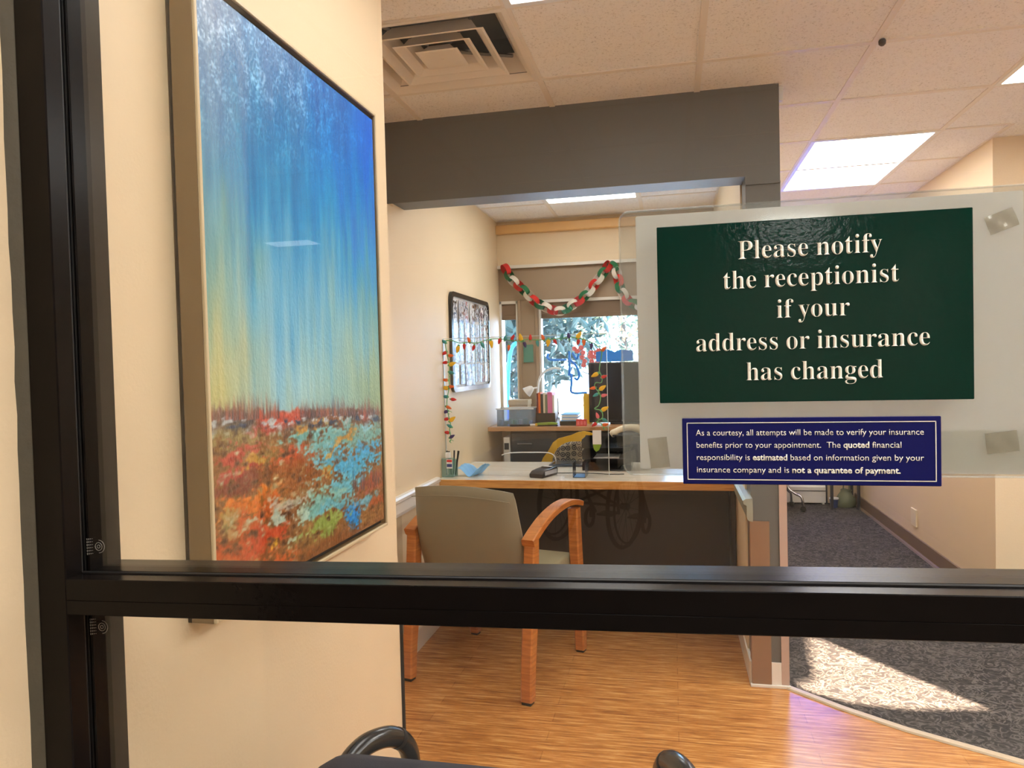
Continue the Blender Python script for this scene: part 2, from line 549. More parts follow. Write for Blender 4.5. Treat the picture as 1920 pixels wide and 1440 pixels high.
# header wall over the reception opening with the post it rests on
hm = MB()
hm.box(-1.30, 0.313, 3.178, 3.33, 2.135, 2.7)
hm.box(0.313, 0.45, 3.18, 3.33, 0, 2.7)
struct(hm.build('wall_header', 'header'))
struct(box(0.305, 0.45, 3.33, 7.42, 0, 2.7).build('wall_partition', 'wall'))
struct(box(1.66, 1.80, 4.43, 7.42, 0, 2.7).build('wall_right', 'wall'))
struct(box(1.66, 4.2, 4.29, 4.43, 0, 2.7).build('wall_lobby_end', 'wall'))
# end wall of the hall with its window
em = MB()
em.box(0.45, 1.66, 7.30, 7.42, 0, 0.95)
em.box(0.45, 1.66, 7.30, 7.42, 2.30, 2.7)
em.box(0.45, 0.60, 7.30, 7.42, 0.95, 2.30)
em.box(1.58, 1.66, 7.30, 7.42, 0.95, 2.30)
struct(em.build('wall_hall_end', 'wall'))
w3 = struct(empty('window_3', (1.09, 7.36, 0.95)))
fm = MB()
for x0, x1 in ((0.60, 0.64), (1.54, 1.58), (1.07, 1.11)):
    fm.box(x0, x1, 7.33, 7.39, 0.95, 2.30, 0.003)
fm.box(0.60, 1.58, 7.33, 7.39, 0.95, 0.99, 0.003); fm.box(0.60, 1.58, 7.33, 7.39, 2.26, 2.30, 0.003)
fm.build('window_frame', 'white_trim', w3)
box(0.62, 1.56, 7.357, 7.363, 0.97, 2.28).build('pane', 'daylight_tint', w3)

# back wall of the reception office: a deep full-width window bay
bm_ = MB()
bm_.box(-1.24, 0.305, 5.25, 5.45, 2.10, 2.7)
bm_.box(-1.24, 0.305, 5.25, 5.45, 0.0, 0.94)
struct(bm_.build('wall_back', 'wall'))
bay = MB()
bay.box(-1.24, 0.305, 5.268, 5.45, 1.85, 2.10)
struct(bay.build('wall_bay_head', 'mullion'))
struct(box(-1.24, 0.305, 5.232, 5.25, 2.085, 2.108, 0.002).build('trim_2', 'white_trim'))
struct(box(-1.24, 0.305, 5.205, 5.25, 2.335, 2.40, 0.006).build('trim_3', plain('pine_trim', (232, 184, 120), 0.4)))
struct(box(0.305, 0.45, 7.42, 7.5, 0, 2.7).build('wall_partition_end', 'wall'))
# left narrow window and right wide window, taupe mullion between
def office_window(name, x0, x1):
    w = struct(empty(name, ((x0 + x1) / 2, 5.32, 0.94)))
    f = MB()
    t = 0.016
    f.box(x0, x0 + t, 5.27, 5.35, 0.94, 1.85, 0.002); f.box(x1 - t, x1, 5.27, 5.35, 0.94, 1.85, 0.002)
    f.box(x0, x1, 5.27, 5.35, 1.828, 1.856, 0.002); f.box(x0, x1, 5.27, 5.35, 0.94, 0.965, 0.002)
    f.build('window_frame', 'white_trim', w)
    box(x0 + t, x1 - t, 5.315, 5.32, 0.96, 1.84).build('pane', 'winglass', w)
    s = MB()
    s.box(x0 + t, x1 - t, 5.287, 5.293, 1.745, 1.83); s.box(x0 + t, x1 - t, 5.282, 5.298, 1.712, 1.745, 0.004)
    s.build('roller_shade', 'shade', w)
    return w
win1 = office_window('window_1', -1.24, -1.10)
win2 = office_window('window_2', -0.945, 0.305)
mm = MB()
mm.box(-1.10, -0.945, 5.265, 5.40, 0.94, 1.85, 0.004)
mm.box(-1.10, -1.078, 5.254, 5.265, 0.94, 1.85, 0.003); mm.box(-0.972, -0.95, 5.254, 5.265, 0.94, 1.85, 0.003)
struct(mm.build('trim_4', 'mullion'))
# blue window-paint loops and red flowers drawn on the wide pane
BLUE = [[(-0.916, 1.458), (-0.924, 1.429), (-0.895, 1.41), (-0.776, 1.407)], [(-0.756, 1.472), (-0.755, 1.359), (-0.761, 1.286)],
        [(-0.747, 1.402), (-0.704, 1.357), (-0.684, 1.291), (-0.699, 1.255), (-0.721, 1.27)], [(-0.731, 1.46), (-0.703, 1.408), (-0.684, 1.451)],
        [(-0.744, 1.3), (-0.744, 1.227), (-0.742, 1.157), (-0.628, 1.155)]]
bl = MB()
for st in BLUE:
    bl.tube(smooth_path([(x * .967, 5.308, 1.38 + (z - 1.38) * .967) for x, z in st], 4), 0.009, 6)
bl.prism([(-0.535, 1.385), (-0.27, 1.385), (-0.27, 1.46), (-0.36, 1.47), (-0.40, 1.452), (-0.45, 1.475), (-0.535, 1.455)], 'y', 5.304, 5.313)
bl.build('window_paint', 'blue', win2, smooth=True)
FLOW = [(-0.716, 1.489), (-0.694, 1.47), (-0.664, 1.495), (-0.651, 1.458), (-0.659, 1.422), (-0.641, 1.392), (-0.649, 1.363), (-0.592, 1.456), (-0.579, 1.427),
        (-0.556, 1.455), (-0.55, 1.419), (-0.587, 1.391), (-0.566, 1.361), (-0.543, 1.382), (-0.58, 1.354), (-0.534, 1.469), (-0.54, 1.361), (-0.6, 1.427)]
fl = MB()
for i, (x, z) in enumerate(FLOW):
    x, z = x * .967, 1.38 + (z - 1.38) * .967
    for k in range(5):
        a = 2 * PI * k / 5 + i
        fl.lathe([(0.0005, 0.004), (0.009, 0.002), (0.010, 0), (0.0005, -0.002)], (0, 0, 0), 8,
                 mtx=Matrix.Translation((x + 0.010 * math.cos(a), 5.308, z + 0.010 * math.sin(a))) @ Matrix.Rotation(PI / 2, 4, 'X'))
fl.build('flower_decal', plain('coral_decal', (250, 120, 120), 0.6, var=0.2, scale=60), win2)

# chair rails, skirtings, corner guards
rail_prof = [(0.0, 0.0), (0.012, 0.004), (0.016, 0.02), (0.016, 0.066), (0.024, 0.072), (0.026, 0.086), (0.018, 0.094), (0.0, 0.096)]
struct(MB().prism([(-1.24 + a, 0.695 + b) for a, b in rail_prof], 'y', 1.957, 3.70).build('trim_5', 'white_trim'))
lm = MB()
lm.prism([(0.313 - a * 1.5, 0.712 + b) for a, b in rail_prof], 'y', 3.10, 3.70)
struct(lm.build('trim_6', 'sage_trim'))
struct(box(-1.24, -1.226, 1.957, 4.0, 0, 0.10, 0.003).build('baseboard_left', 'white_trim'))
sb = MB()
sb.box(0.299, 0.313, 3.19, 4.0, 0, 0.10, 0.003)
sb.box(0.3855, 0.4245, 3.1735, 3.18, 0.012, 0.105, 0.001)
sb.box(0.300, 0.460, 3.164, 3.18, 0, 0.012, 0.002)
struct(sb.build('baseboard_post', 'white_trim'))
g = MB()
g.prism([(0.313, 3.18), (0.313, 3.23), (0.307, 3.23), (0.307, 3.172), (0.385, 3.172), (0.385, 3.18)], 'z', 0.012, 0.70)
struct(g.build('trim_7', 'brown_guard'))
g = MB()
g.prism([(0.425, 3.18), (0.425, 3.174), (0.456, 3.174), (0.456, 3.23), (0.45, 3.23), (0.45, 3.18)], 'z', 0.012, 1.36, 0.001, 1)
struct(g.build('trim_8', 'pink_guard'))
struct(box(0.313, 0.45, 3.172, 3.18, 2.098, 2.106).build('trim_12', 'header'))
br = MB()
br.prism([(1.648, 0.10), (1.66, 0.10), (1.66, 0.0), (1.636, 0.0), (1.648, 0.012)], 'y', 4.29, 7.30)
br.prism([(1.66 + a, b) for a, b in ((-0.024, 0.0), (-0.036, 0.0), (-0.030, 0.006))], 'y', 4.29, 7.30)
struct(br.build('baseboard_right', 'base_brown'))
struct(box(1.648, 4.2, 4.278, 4.29, 0, 0.10).build('baseboard_lobby', 'base_brown'))
struct(box(-0.787, -0.7725, 1.957, 1.967, 0.06, 0.69, 0.002, 1).build('trim_9', 'black'))

# outer shell that closes the lit rooms
struct(box(4.2, 4.3, GY0, 4.43, 0, 2.7).build('wall_far_right', 'wall'))
fw = MB()          # front wall right of the storefront; invented opening cut to shape the sun patch
X0, X1, Z0, Z1 = 2.18, 3.02, 1.33, 1.95
fw.box(1.9, X0, GY0, GY1, 0, 2.7); fw.box(X1, 4.3, GY0, GY1, 0, 2.7)
fw.box(X0, X1, GY0, GY1, 0, Z0); fw.box(X0, X1, GY0, GY1, Z1, 2.7)
fw.prism([(2.294, 1.502), (2.349, 1.535), (2.451, 1.568), (2.493, 1.593), (2.67, 1.723), (2.864, 1.862), (2.919, 1.862), (2.919, 1.453), (X1, 1.453), (X1, Z1), (X0, Z1), (X0, 1.502)], 'y', 0.779, 0.786)
fw.prism([(X0, 1.502), (X0, Z0), (X1, Z0), (X1, 1.453), (2.919, 1.453), (2.574, 1.422), (2.381, 1.434), (2.325, 1.477), (2.294, 1.502)], 'y', 0.779, 0.786)
struct(fw.build('wall_front_sun_cutout', 'wall'))
struct(box(1.9, 1.98, -6.1, GY0, 0, 2.7).build('wall_lobby_right', 'wall_lobby'))
struct(box(-4.7, 1.98, -6.2, -6.1, 0, 2.7).build('wall_lobby_back', 'wall_lobby'))
struct(box(-4.8, -4.7, -6.2, 0.40, 0, 2.7).build('wall_lobby_left', 'wall_lobby'))
struct(box(-4.8, -1.36, 0.30, 0.40, 0, 2.7).build('wall_lobby_side', 'wall_lobby'))
rf = box(-4.8, 1.98, -6.2, 0.745, 2.7, 2.78)
rf.box(-1.36, 4.3, 0.745, 7.5, 2.7, 2.78)
struct(rf.build('roof', 'wall_lobby'))


# ceilings: tiles laid in a tee grid, cells left open for troffers and the diffuser
def ceiling(name, xs, ys, z, skip, nobar=(), nox=0, grid_w=0.024):
    t = MB()
    for i in range(len(xs) - 1):
        for j in range(len(ys) - 1):
            if (i, j) in skip:
                continue
            t.box(xs[i], xs[i + 1], ys[j], ys[j + 1], z + 0.004, z + 0.02)
    c = struct(t.build(name, 'tile'))
    gm = MB()
    for x in xs[nox:]:
        gm.box(x - grid_w / 2, x + grid_w / 2, ys[0], ys[-1], z, z + 0.006)
    for y in ys:
        if y in nobar:
            continue
        for i in range(len(xs) - 1):
            gm.box(xs[i] + grid_w / 2, xs[i + 1] - grid_w / 2, y - grid_w / 2, y + grid_w / 2, z, z + 0.006)
    gm.build('ceiling_grid', 'tbar', c)
    return c

XS = [-1.30, -1.095, -0.487, 0.125, 0.733, 1.345, 1.955, 2.565, 3.175, 3.785, 4.2]
YS = [GY1, 1.066, 1.666, 2.266, 2.866, 3.18]
ceiling('ceiling', XS, YS, CE, {(2, 1), (2, 2), (1, 3), (5, 3), (5, 4), (7, 2), (7, 3), (5, 1)}, {3.18})
ceiling('ceiling_entry', [0.45, 0.733, 1.345, 1.955, 2.565, 3.175, 3.785, 4.2], [3.18, 3.466, 4.066], CE, {(2, 0)}, {3.18, 4.066})
ceiling('ceiling_hall', [0.45, 0.733, 1.345, 1.66], [4.066, 4.666, 5.222, 5.82, 6.42, 7.02, 7.30], CE, {(1, 0), (1, 1), (1, 3), (1, 4)})
ceiling('ceiling_right', [1.66, 1.955, 2.565, 3.175, 3.785, 4.2], [4.066, 4.29], CE, set(), {4.066}, 1)
XB = [-1.24, -0.785, -0.18, 0.305]
YB = [3.33, 3.57, 4.17, 4.77, 5.25]
ceiling('ceiling_back', XB, YB, CB, {(1, 1), (1, 2)})
XL = [-4.7, -4.15, -3.55, -2.95, -2.34, -1.73, -1.12, -0.51, 0.10, 0.71, 1.32, 1.9]
YL = [-6.1, -5.9, -5.3, -4.7, -4.1, -3.5, -2.9, -2.3, -1.7, -1.1, -0.5, 0.1, GY0]
SK = {(9, 10), (9, 11), (9, 2), (7, 10), (7, 11), (10, 10), (10, 11)}
ceiling('ceiling_lobby', XL, YL, CE, SK | {(i, 11) for i in range(6)})


def troffer(x0, x1, y0, y1, z, label, lamp='lamp'):
    t = tag(empty('ceiling_light', ((x0 + x1) / 2, (y0 + y1) / 2, z)), label, 'ceiling light', 'recessed fluorescent troffers')
    f = MB()
    w = 0.022
    f.box(x0, x0 + w, y0, y1, z - 0.002, z + 0.06); f.box(x1 - w, x1, y0, y1, z - 0.002, z + 0.06)
    f.box(x0 + w, x1 - w, y0, y0 + w, z - 0.002, z + 0.06); f.box(x0 + w, x1 - w, y1 - w, y1, z - 0.002, z + 0.06)
    f.box(x0, x1, y0, y1, z + 0.06, z + 0.07)
    f.build('frame', 'white', t)
    box(x0 + w, x1 - w, y0 + w, y1 - w, z + 0.001, z + 0.008).build('diffuser', lamp, t)
    return t
troffer(-0.487, 0.125, 1.066, 2.266, CE, 'glowing ceiling light cut by the top edge, right of the air vent', 'lamp_front')
troffer(0.733, 1.345, 4.066, 5.222, CE, 'long glowing ceiling light in the hall, just above the white poster', 'lamp_hall')
troffer(1.345, 1.955, 2.266, 3.466, CE, 'bright ceiling light cut by the right edge of the photo')
troffer(-0.785, -0.18, 3.57, 4.77, CB, 'ceiling light in the back office, seen under the grey header', 'lamp_back')
troffer(0.733, 1.345, 5.82, 7.02, CE, 'unseen fill light added over the far end of the hall', 'lamp_hall')  # unseen lamp added to lighten the hall walls
troffer(1.32, 1.9, -0.5, 0.745, CE, 'fill light added in the lobby corner right of the glass partition', 'corner_fill')  # out of view; put in to brighten the poster sheet
troffer(2.565, 3.175, 1.666, 2.866, CE, 'added fill light, out of view far right of the glass partition')  # extra out-of-view lamp, added as fill for the front office
troffer(1.345, 1.955, 1.066, 1.666, CE, 'square fill light added out of view right of the glass partition')  # second extra lamp, added for fill from the right
troffer(-0.51, 0.10, -0.5, 0.745, CE, 'added unseen lobby fill light above the photographer', 'lamp_lobby')  # unseen lamp added to light the notices and the near wall
troffer(-3.49, -3.01, -4.5, -4.2, CE, 'lobby ceiling light mirrored as a pale bar over the painting', 'lamp_dim')
troffer(0.71, 1.32, -0.5, 0.745, CE, 'lobby ceiling light right above the glass partition', 'lamp_lobby')
troffer(0.71, 1.32, -5.3, -4.7, CE, 'square lobby ceiling light mirrored as a glint on the green notice')


# ================================================================== STOREFRONT FRAME WITH THE GLASS
TILT = 0.0234                       # the cross rail runs slightly uphill to the right
JX = -0.7285                         # right face of the jamb
ZR = lambda x: 1.1485 + TILT * x    # top of the cross rail
fr = struct(empty('window_4', (-0.2, 0.78, 0.0)))
j = MB()
j.box(-0.770, JX, GY0, 0.772, 0, 2.5, 0.0015, 1)
j.box(-0.770, JX - 0.010, 0.772, 0.782, 0, 2.5)
j.box(-0.770, JX, 0.782, GY1, 0, 2.5, 0.0015, 1)
j.box(-0.770, JX - 0.001, 0.752, 0.756, 0, 2.5)
j.build('jamb', 'bronze', fr)
gk = MB()
gk.box(JX - 0.011, JX - 0.003, 0.7715, 0.7755, 0, 2.5); gk.box(JX - 0.011, JX - 0.004, 0.7795, 0.7825, 0, 2.5)
gk.build('gasket', 'gasket', fr)
XR = 1.86
def rail_part(pts, mb):
    """profile (y, dz below the rail top) swept along the sloping rail"""
    mb.sweep([[(x, y, ZR(x) + dz) for y, dz in pts] for x in (JX, XR)])
r = MB()
rail_part([(GY0, -0.001), (GY0 + 0.001, 0), (0.7705, 0), (0.7705, -0.012), (0.7835, -0.012), (0.7835, 0), (GY1 - 0.001, 0), (GY1, -0.001), (GY1, -0.043), (GY1 - 0.001, -0.044),
           (GY0 + 0.001, -0.044), (GY0, -0.043), (GY0, -0.0265), (GY0 + 0.0006, -0.026), (GY0, -0.0255)], r)
r.build('cross_rail', 'bronze', fr)
g2 = MB()
rail_part([(0.7705, -0.012), (0.7705, 0.0015), (0.7735, 0.0025), (0.7755, -0.004), (0.7755, -0.012)], g2)
rail_part([(0.7835, -0.012), (0.7835, -0.001), (0.7815, -0.001), (0.7815, -0.012)], g2)
g2.build('rail_gasket', 'gasket', fr)
hd = MB()
hd.box(JX, XR, GY0, GY1, 2.455, 2.5, 0.0015, 1); hd.box(JX, XR, GY0, GY1, 0.0, 0.10, 0.0015, 1)
hd.box(XR, XR + 0.04, GY0, GY1, 0, 2.5, 0.0015, 1)
hd.build('frame_head_and_sill', 'bronze', fr)
struct(box(JX - 0.075, 1.9, GY0, GY1, 2.5, 2.7).build('wall_storefront_head', 'wall'))
up = MB()
up.prism([(JX - 0.008, ZR(JX) - 0.010), (XR, ZR(XR) - 0.010), (XR, 2.46), (JX - 0.008, 2.46)], 'y', 0.7755, 0.7795)
up.build('upper_pane', 'glass', fr)
lo = MB()
lo.prism([(JX - 0.008, 0.09), (XR, 0.09), (XR, ZR(XR) - 0.043), (JX - 0.008, ZR(JX) - 0.043)], 'y', 0.7755, 0.7795)
lo.build('lower_pane', 'glass', fr)
# faint safety-glass stamps near the pane corners
def stamp(z, name):
    s = MB()
    x0 = JX + 0.004
    s.tube([(x0 + 0.018 + 0.008 * math.cos(a), 0.7752, z + 0.008 * math.sin(a)) for a in [-PI / 2 + PI * k / 10 for k in range(11)]], 0.0004, 5)
    s.tube([(x0 + 0.0175 + 0.005 * math.cos(a), 0.7752, z + 0.005 * math.sin(a)) for a in [2 * PI * k / 12 for k in range(12)]], 0.0004, 5, closed=True)
    s.tube([(x0 + 0.0175 + 0.0022 * math.cos(a), 0.7752, z + 0.0022 * math.sin(a)) for a in [2 * PI * k / 8 for k in range(8)]], 0.0004, 5, closed=True)
    for k in range(4):
        for q in range(6):
            s.box(x0 + 0.0026 * k, x0 + 0.0026 * k + 0.0011, 0.7750, 0.7755, z - 0.011 + 0.0037 * q + .0006 * k, z - 0.0087 + 0.0037 * q)
    s.build(name, plain('etched_stamp', (128, 124, 118), 0.6), fr)
stamp(1.165, 'etched_stamp')
stamp(1.063, 'etched_stamp')
# wavy sealant between jamb and wall
cp = []
rc = random.Random(3)
cm = MB()
zz = [2.5 * k / 60 for k in range(61)]
cm.sweep([[(-0.780, GY0 - 0.008 - rc.uniform(0, 0.003), z), (-0.774 + rc.uniform(0, 0.002), GY0 - 0.004, z), (-0.769, GY0 + 0.001, z), (-0.780, GY0 + 0.004, z)] for z in zz])
cm.build('sealant', 'caulk', fr, smooth=True)

